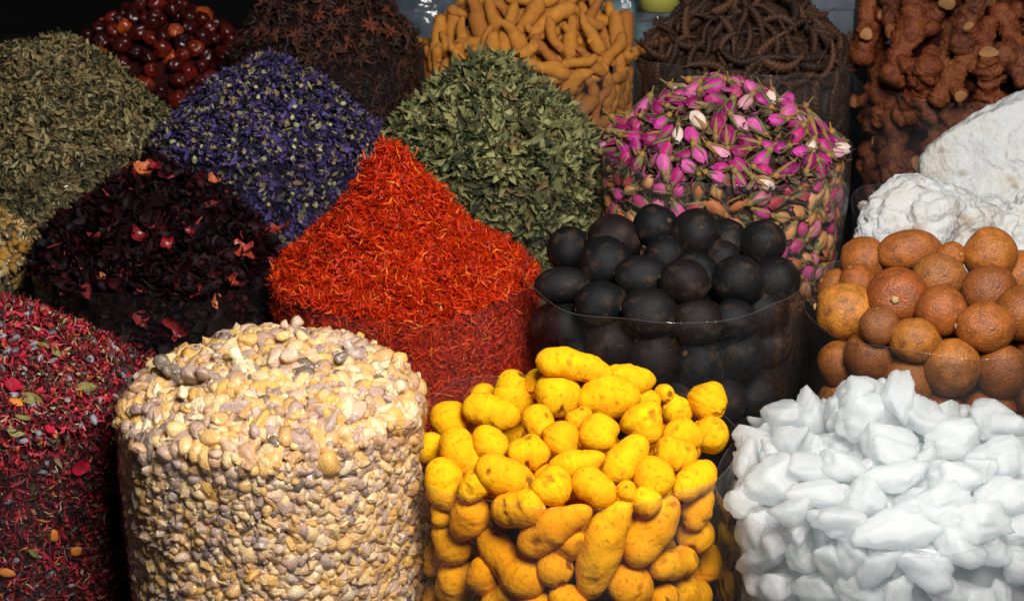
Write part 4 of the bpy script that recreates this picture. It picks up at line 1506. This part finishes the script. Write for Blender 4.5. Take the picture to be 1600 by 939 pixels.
def rose_meshes(seed):
    """unit bud along +x: base at -1, tip at +1"""
    rng = np.random.default_rng(seed)
    parts = []
    openness = rng.uniform(.0, .5)
    for i in range(6):
        a0 = i * 2.4 + rng.random()
        lay_ = 1 - .11 * (i % 3)
        span = rng.uniform(1.5, 2.2)
        tip = rng.uniform(.75, 1.05) - .05 * (i % 3)

        def fn(u, v, a0=a0, lay_=lay_, span=span, tip=tip, ph=rng.random() * 6):
            q = 2 * v - 1
            uu = u * (1 - .18 * q ** 2)
            x = -.75 + (tip + .75) * uu
            r = .55 * lay_ * np.sin(np.clip(.22 + uu * (2.75 - openness), 0, 3.0)) ** .8 + .05 * openness * uu
            r = r * (1 + .07 * np.abs(q) ** 3) + .02 * np.sin(9 * u + ph)
            a = a0 + q * span / 2 * (.7 + .3 * np.sin(uu * 3.0)) + .3 * uu
            return (x, r * np.cos(a), r * np.sin(a))
        parts.append(sheet(8, 7, fn))
    petals = new_mesh("petals", *join(parts))
    sp = []
    for i in range(5):
        a = i * 1.2566 + rng.normal() * .15
        L = rng.uniform(1.0, 1.9)
        out = rng.uniform(-.1, .32)

        def fn(u, v, L=L, out=out):
            q = 2 * v - 1
            w = .20 * (1 - u) ** .8 * np.minimum(1, .4 + 3 * u)
            x = -.9 + L * u * (1 - .25 * out * u)
            r = .30 + .34 * np.sin(np.clip(u * 2.0, 0, 1.57)) + out * u ** 2
            return (x, r - .05 * q ** 2, q * w)
        V, F = sheet(7, 3, fn)
        c, s_ = math.cos(a), math.sin(a)
        sp.append((V @ np.array([[1, 0, 0], [0, c, s_], [0, -s_, c]]), F))
    sepals = new_mesh("sepals", *join(sp))
    x = np.array([-1.28, -1.22, -1.1, -.95, -.8, -.68])
    Vh, Fh = tube(np.stack([x, 0 * x, 0 * x], -1), np.array([.08, .16, .26, .30, .27, .12]), 9)
    t = np.linspace(0, 1, 6)
    ln = rng.uniform(.2, .7)
    Vs, Fs = tube(np.stack([-1.24 - ln * t, .25 * ln * t ** 2, .1 * t], -1), .075 * (1 - .3 * t), 6)
    stem = new_mesh("hip_and_stem", *join([(Vh, Fh), (Vs, Fs)]))
    return petals, sepals, stem


def place_roses():
    s = S['rose']
    rng = np.random.default_rng(101)
    kinds = [rose_meshes(600 + i) for i in range(9)]
    tp = [ribbon(640 + i, 4, .07, .7) for i in range(5)] + [leaf_sheet(650 + i, 1.5, .6, 5, 3) for i in range(4)] + [curl_petal(660 + i, 5, 3) for i in range(3)]
    P, N = s.sample(3600, rng, side=.5, depth=.18)
    sd = N[:, 2] < .1
    off = rng.uniform(-.012, .004, len(P))
    off[sd] = -.012 - .010 * rng.random(sd.sum())
    a = scatter(tp, P + N * off[:, None], frames(N, .5, rng), .005 + .008 * rng.random(len(P)), rng)
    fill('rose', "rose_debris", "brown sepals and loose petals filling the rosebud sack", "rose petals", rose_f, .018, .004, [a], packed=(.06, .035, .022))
    P, N = s.sample(3600, rng, side=.58, depth=.15)
    bodies = []
    for p, n in zip(P, N):
        if len(bodies) >= 300:
            break
        l = rng.uniform(.025, .037)
        w = l * rng.uniform(.54, .66)
        side = n[2] < .1
        q = p + n * (-w * .50 if side else w * .12)
        if all(np.linalg.norm(q - b.pos) > (w + b.w) * .50 for b in bodies):
            bodies.append(Body(q, seen_frame(n, rng.uniform(0, 360), .85 if side else .6), l, w, k=3, data=side))
    settle(bodies, s, 40, .03, .9)
    for b in bodies:
        kd = kinds[rng.integers(len(kinds))]
        t = link("dried_rosebud", None, None, None, xform(b.pos, b.rot, b.l * .5))
        if b.data:
            tag(t, "dried rosebud seen through the film, " + region(b.pos, s) + " of its sack", "rosebud", "rosebuds behind the film")
            link("petals", kd[0].copy() if not kd[0].users else kd[0], rose_top, t).material_slots[0].link = 'OBJECT'
            t.children[0].material_slots[0].material = rose_low
        else:
            tag(t, "pink dried rosebud with pointed sepals, " + region(b.pos, s) + " of the open heap", "rosebud", "rosebuds on top of the heap")
            link("petals", kd[0], rose_top, t)
        link("sepals", kd[1], sepal_m, t)
        link("hip_and_stem", kd[2], hip_m, t)


place_roses()

# ------------------------------------------------------------------ large white mineral lumps
white_m = grain("white_mineral", [(0, (.56, .56, .55)), (1, (.52, .53, .54))], interp='LINEAR', mottle=(.52, .44, .34), mfac=.6, mscale=15, rough=.8, spec=.15, sss=.15, sss_scale=.006, bump=1.0, bscale=90, bdist=.006,
                pits=((.30, .20, .12), 24, .8), mlo=.44, mhi=.70)


def white_lump(seed, size, billow, sub=6):
    rng = np.random.default_rng(seed)
    V, F = ico(sub)
    C = unit(rng.normal(size=(70, 3)))
    d = np.sort(np.stack([np.linalg.norm(V - c, axis=1) for c in C], -1), 1)
    bil = np.sqrt(np.maximum(0, 1 - (d[:, 0] / .34) ** 2))
    C2 = unit(rng.normal(size=(420, 3)))
    d2 = np.full(len(V), 9.0)
    for c in C2:
        d2 = np.minimum(d2, np.linalg.norm(V - c, axis=1))
    bil2 = np.sqrt(np.maximum(0, 1 - (d2 / .14) ** 2))
    n = unit(rng.normal(size=(9, 3)))
    q = np.maximum(V @ n.T, 1e-3) / rng.uniform(.75, 1.0, 9)[None]
    r = np.minimum((q ** 8).sum(1) ** (-1 / 8), 1.25)
    r = r * (1 + .07 * sn(V, .5, seed, 3)) + billow * (.15 * bil + .075 * bil2) + .030 * sn(V, 4, seed + 2, 3) + .012 * sn(V, 14, seed + 3, 2)
    crack = np.abs(sn(V, .42, seed + 8, 2))
    r -= .05 * np.exp(-(crack / .03) ** 2) * (sn(V, .6, seed + 9, 1) > -.1)
    return new_mesh("white_mineral_lump", V * r[:, None] * np.array(size), F)


for (x, y, d, size, seed, bil, rz, ry, lab) in [
        (1455, 372, 2.50, (.088, .060, .070), 3, 1.0, .2, 0, "lower rounded white mineral lump above the orange brown limes"),
        (1580, 318, 2.60, (.150, .075, .092), 8, .7, -.1, -.60, "largest white mineral slab leaning at the right edge"),
        (1650, 390, 2.52, (.09, .06, .09), 12, .7, .4, 0, "white mineral lump below the slab at the right edge")]:
    p = at(x, y, d)
    c, q = math.cos(ry), math.sin(ry)
    Ry = np.array([[c, 0, q], [0, 1, 0], [-q, 0, c]])
    c, q = math.cos(rz), math.sin(rz)
    Rz = np.array([[c, -q, 0], [q, c, 0], [0, 0, 1]])
    tag(link("white_mineral_lump", white_lump(seed, size, bil), white_m, None, xform(p, Rz @ Ry)), lab, "mineral", "large white mineral lumps")
fill('white', "mineral_fill", "packed white mineral lumps deep inside the right sack", "mineral", white_m, .012, .012)

# ------------------------------------------------------------------ back row
berry_m = grain("red_berry", [(0, (.05, .004, .003)), (.2, (.12, .009, .004)), (.34, (.022, .002, .002)), (.48, (.17, .018, .005)), (.58, (.06, .005, .004)), (.68, (.012, .002, .003)), (.84, (.03, .003, .003)), (.94, (.38, .06, .010))],
                rough=.3, spec=.5, sss=.0, mottle=(.04, .004, .004), mfac=.6, mscale=1.6)


def berry(seed):
    V, F = ico(3)
    r = 1 + .13 * sn(V, .7, seed, 2) - .34 * np.abs(sn(V, .9, seed + 2, 3))
    return new_mesh("red_berry", V * r[:, None] * np.array([1.12, .95, .92]), F)


def pile(key, n, lmin, lmax, ratio, seed, make, side=.45, depth=.16, slack=.9, flat=.7, k=3, gap=.5, iters=40, lift=.1):
    s = S[key]
    rng = np.random.default_rng(seed)
    P, N = s.sample(n * 14, rng, side=side, depth=depth)
    idx = rng.permutation(len(P))
    bodies = []
    for i in idx:
        if len(bodies) >= n:
            break
        p, nn = P[i], N[i]
        l = rng.uniform(lmin, lmax)
        w = l * ratio * rng.uniform(.85, 1.15)
        q = p + nn * (-w * .55 if nn[2] < .1 else w * lift)
        if all(np.linalg.norm(q - b.pos) > (w + b.w) * gap for b in bodies):
            bodies.append(Body(q, seen_frame(nn, rng.uniform(0, 360), flat), l, w, k=k, data=nn[2] < .1))
    settle(bodies, s, iters, .03, slack)
    for i, b in enumerate(bodies):
        make(b, rng, i)
    return bodies


bm_ = [berry(700 + 5 * i) for i in range(7)]


def mk_berry(b, rng, i):
    tag(link("red_berry", bm_[rng.integers(7)], berry_m, None, xform(b.pos, b.rot @ rand_rot(rng), b.l / 2)),
        ("dark red wrinkled berry behind the film of its sack" if b.data else "glossy red wrinkled berry on the heap at upper left") + ", " + region(b.pos, S['berry']), "berry",
        "berries behind the film" if b.data else "berries on the open heap")


pile('berry', 200, .022, .031, .95, 111, mk_berry, side=.35, k=1, gap=.35)
dark_fill = grain("dark_depth_of_sack", [(0, (.030, .006, .005)), (1, (.022, .006, .005))], interp="LINEAR", rough=.9, spec=.05)  # near-black core colour stands in for shade between berries and between roots
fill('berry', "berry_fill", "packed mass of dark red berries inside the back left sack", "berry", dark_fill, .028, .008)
pile('berry', 100, .022, .030, .95, 112, mk_berry, side=.3, k=1, gap=.34, lift=-.55, iters=5)

star_m = grain("spiky_pod", [(0, (.030, .010, .006)), (.25, (.055, .018, .009)), (.45, (.018, .008, .006)), (.62, (.075, .022, .010)), (.78, (.022, .010, .008)), (.9, (.12, .025, .010))], rough=.6, spec=.25)
star_f = grain("spiky_pod_bits", [(0, (.022, .009, .006)), (.35, (.04, .014, .008)), (.6, (.014, .007, .006)), (.85, (.07, .02, .01))], rnd='island', rough=.65)


def star_pod(seed):
    rng = np.random.default_rng(seed)
    parts = []
    for i in range(rng.integers(4, 8)):
        a = i * .9 + rng.normal() * .2
        L = rng.uniform(.7, 1.1)
        t = np.linspace(0, 1, 7)
        up = rng.uniform(-.1, .5)
        P = np.stack([L * t * math.cos(a), L * t * math.sin(a), up * t ** 2 + .1 * np.sin(4 * t)], -1)
        parts.append(tube(P, .15 * np.array([.6, .9, 1.1, 1.0, .75, .45, .1]), 6))
    return new_mesh("spiky_pod", *join(parts))


st_ = [star_pod(800 + i) for i in range(9)]


def mk_star(b, rng, i):
    tag(link("spiky_pod", st_[rng.integers(9)], star_m, None, xform(b.pos, b.rot, b.l / 2)),
        ("dark spiky dried pod behind the film of its sack" if b.data else "dark brown spiky dried pod on the dim heap at the back") + ", " + region(b.pos, S['star']), "pod",
        "spiky pods behind the film" if b.data else "spiky pods on the open heap")


pile('star', 190, .026, .040, .5, 113, mk_star, k=1, gap=.42, flat=.5, slack=.7, iters=15)
heap_bits('star', "spiky_pod_bits", "dark broken pod bits filling the dim back sack", "pod bits", star_f, 4200, .006, .013, [ribbon(830 + i, 4, .16, .6) for i in range(6)], 114, .15, packed=(.02, .009, .006))

fing_m = grain("turmeric_finger_skin", [(0, (.44, .165, .024)), (.3, (.52, .21, .028)), (.6, (.36, .125, .024)), (1, (.56, .23, .032))], interp='LINEAR', mottle=(.30, .12, .035), mfac=.65, mscale=4, rough=.8, spec=.12, bump=.6, bscale=16)


def finger_mesh(seed):
    rng = np.random.default_rng(seed)
    m, n = 26, 14
    t = np.linspace(-1, 1, m)
    bend = rng.uniform(-.3, .3)
    P = np.stack([t, bend * t ** 2 + .05 * np.sin(4 * t + seed), rng.uniform(-.12, .12) * t ** 2], -1)
    prof = .225 * np.maximum(1 - np.abs(t) ** 5, 0) ** .5 * (1 + .16 * np.sin(t * 2.4 + rng.random() * 6)) * (1 - .15 * t)
    th = np.arange(n) / n * 6.283
    TT, TH = np.meshgrid(t, th, indexing='ij')
    D = np.stack([TT * 2, np.cos(TH) * .4, np.sin(TH) * .4], -1)
    rad = prof[:, None] * (1 + .13 * sn(D, .8, seed, 2) - .05 * np.clip(np.cos(TT * 16 + .5 * np.sin(TH)) - .6, 0, 1))
    parts = [tube(P, rad, n)]
    if rng.random() < .4:
        k = rng.integers(8, 18)
        u = np.linspace(0, 1, 9)
        d = unit(np.array([.6 * rng.choice([-1, 1]), .8, .3 * rng.normal()]))
        Q = P[k] + d * u[:, None] * rng.uniform(.35, .6)
        parts.append(tube(Q, .15 * np.maximum(1 - u ** 5, 0.01) ** .5, 10))
    return new_mesh("turmeric_finger", *join(parts))


fm_ = [finger_mesh(900 + i) for i in range(14)]


def mk_finger(b, rng, i):
    tag(link("turmeric_finger", fm_[rng.integers(14)], fing_m, None, xform(b.pos, b.rot, (b.l / 2, b.l * .58, b.l * .58))),
        ("ochre dried turmeric finger behind the film of its sack" if b.data else "ochre dried turmeric finger on the open heap at the back") + ", " + region(b.pos, S['finger']), "turmeric",
        "turmeric fingers behind the film" if b.data else "turmeric fingers on the open heap")


pile('finger', 160, .054, .088, .27, 117, mk_finger, k=5, gap=.62, flat=.75, slack=.9, iters=60, depth=.17)
pile('finger', 60, .05, .07, .24, 118, mk_finger, k=5, gap=.7, flat=.9, slack=.7, iters=5, depth=.17, lift=-1.0)
fill('finger', "turmeric_finger_fill", "packed mass of turmeric fingers inside the back sack", "turmeric", fing_m, .04, .012)

pod_m = grain("twisted_pod", [(0, (.046, .021, .012)), (.3, (.070, .031, .016)), (.55, (.026, .013, .009)), (.75, (.10, .042, .019)), (.9, (.036, .017, .011))], rough=.6, spec=.25, mottle=(.018, .009, .006), mfac=.6, mscale=3)


def pod_mesh(seed):
    rng = np.random.default_rng(seed)
    m, n = 44, 10
    t = np.linspace(-1, 1, m)
    k = rng.uniform(.3, 1.5) * rng.choice([-1, 1])
    P = np.stack([np.sin(k * t) / k, (1 - np.cos(k * t)) / k, .10 * np.sin(3 * t + seed)], -1)
    prof = .205 * np.maximum(1 - np.abs(t) ** 3, 0.01) ** .7 * (1 - .35 * t)
    th = np.arange(n) / n * 6.283
    TT, TH = np.meshgrid(t, th, indexing='ij')
    rad = prof[:, None] * (.8 + .2 * np.cos(2 * TH)) * (1 + .26 * np.sin(TT * 34 + 2 * TH))
    parts = [tube(P, rad, n)]
    a = np.linspace(0, 1, 6)
    parts.append(tube(P[0] - unit(P[1] - P[0]) * a[:, None] * .45 + np.array([0, .08, 0]) * a[:, None] ** 2, .022 * (1 - .3 * a), 5))
    return new_mesh("twisted_pod", *join(parts))


pm_ = [pod_mesh(950 + i) for i in range(12)]


def mk_pod(b, rng, i):
    tag(link("twisted_pod", pm_[rng.integers(12)], pod_m, None, xform(b.pos, b.rot, b.l / 2)),
        ("dark brown ridged pod behind the film of its sack" if b.data else "dark brown twisted ridged pod on the heap behind the rosebuds") + ", " + region(b.pos, S['pod']), "pod",
        "twisted pods behind the film" if b.data else "twisted pods on the open heap")


pile('pod', 190, .055, .088, .24, 121, mk_pod, k=5, gap=.62, flat=.7, slack=.8, iters=40, depth=.17)
pile('pod', 70, .05, .08, .20, 122, mk_pod, k=5, gap=.7, flat=.9, slack=.7, iters=5, depth=.17, lift=-1.2)
pod_f = grain("twisted_pod_bits", [(0, (.03, .016, .010)), (.4, (.05, .024, .014)), (.75, (.02, .011, .008))], rnd='island', rough=.65)
heap_bits('pod', "twisted_pod_bits", "broken stalks and pod bits filling the twisted pod sack", "pod bits", pod_f, 1500, .008, .018, [ribbon(970 + i, 4, .05, .5) for i in range(6)], 123, .17, inset=.02)

gal_m = grain("galangal_skin", [(0, (.085, .014, .005)), (.3, (.14, .025, .008)), (.6, (.045, .009, .005)), (1, (.17, .038, .011))], interp='LINEAR', mottle=(.30, .10, .028), mfac=.6, mscale=3.2, rough=.55, spec=.3, bump=.9, bscale=11, bdist=.005)
gal_cut = grain("galangal_cut", [(0, (.42, .22, .085)), (1, (.34, .15, .055))], interp='LINEAR', rough=.8, mottle=(.2, .08, .03), mscale=7, bump=.6, bscale=20)


def galangal(seed):
    rng = np.random.default_rng(seed)
    parts, cuts = [], []

    def limb(p0, d, L, r0, cut):
        m, n = 30, 20
        t = np.linspace(0, 1, m)
        side = unit(np.cross(d, rng.normal(size=3)))
        P = p0 + d * L * t[:, None] + side * (rng.uniform(-.18, .18) * L * t ** 2)[:, None]
        th = np.arange(n) / n * 6.283
        TT, TH = np.meshgrid(t, th, indexing='ij')
        D = np.stack([TT * L * 2, np.cos(TH) * r0, np.sin(TH) * r0], -1)
        pr = r0 * (1 - .18 * t + .16 * np.sin(t * 9 + rng.random() * 6) * .5)
        if not cut:
            pr *= np.maximum(1 - t ** 6, .02) ** .5
        rad = pr[:, None] * (1 + .30 * sn(D, 1.3, seed + 3, 3) + .10 * sn(D, 6, seed + 4, 2) + .05 * np.cos(TT * L * 40 + np.sin(TH)))
        parts.append(tube(P, rad, n))
        if cut:
            e = unit(P[-1] - P[-2])
            a = unit(np.cross(e, [.3, .2, 1]))
            b = np.cross(e, a)
            rr = pr[-1] * (.93 + .08 * np.cos(3 * th + seed))
            ring = P[-1] + e * .012 + rr[:, None] * (np.cos(th)[:, None] * a + np.sin(th)[:, None] * b)
            V = np.concatenate([ring, ring * 0 + P[-1] + e * .035 + (ring - P[-1] - e * .012) * .6, [P[-1] + e * .02]])
            j = np.arange(n)
            j2 = (j + 1) % n
            F = np.concatenate([np.stack([j, j2, n + j2], -1), np.stack([j, n + j2, n + j], -1), np.stack([n + j, n + j2, np.full(n, 2 * n)], -1)])
            cuts.append((V, F))
    limb(np.array([-.85, 0, 0]), unit(np.array([1, rng.normal() * .1, 0])), 1.7, .32, True)
    for _ in range(rng.integers(2, 4)):
        d = unit(np.array([rng.uniform(-.4, .6), rng.choice([-1, 1]) * 1.0, rng.normal() * .6]))
        limb(np.array([rng.uniform(-.7, .6), 0, 0]), d, rng.uniform(.55, .85), rng.uniform(.19, .26), rng.random() < .6)
    V, F = ico(2)
    parts.append((V * np.array([.22, .33, .32]) + np.array([-.85, 0, 0]), F))
    return new_mesh("galangal_root", *join(parts)), [new_mesh("cut_end", *c_) for c_ in cuts]


gm_ = [galangal(1000 + i) for i in range(10)]


def mk_gal(b, rng, i):
    a, c = gm_[rng.integers(10)]
    o = link("galangal_root", a, gal_m, None, xform(b.pos, b.rot, b.l / 2))
    tag(o, ("red brown knobbly root behind the film of its sack" if b.data else "red brown knobbly branching root on the heap at upper right") + ", " + region(b.pos, S['galangal']), "root",
        "galangal roots behind the film" if b.data else "galangal roots on the open heap")
    for c_ in c:
        link("cut_end", c_, gal_cut, o)


pile('galangal', 62, .085, .13, .42, 131, mk_gal, k=3, gap=.46, flat=.6, slack=.7, iters=40, depth=.18)
pile('galangal', 34, .085, .12, .42, 132, mk_gal, k=3, gap=.46, flat=.6, slack=.7, iters=4, depth=.18, lift=-1.3)
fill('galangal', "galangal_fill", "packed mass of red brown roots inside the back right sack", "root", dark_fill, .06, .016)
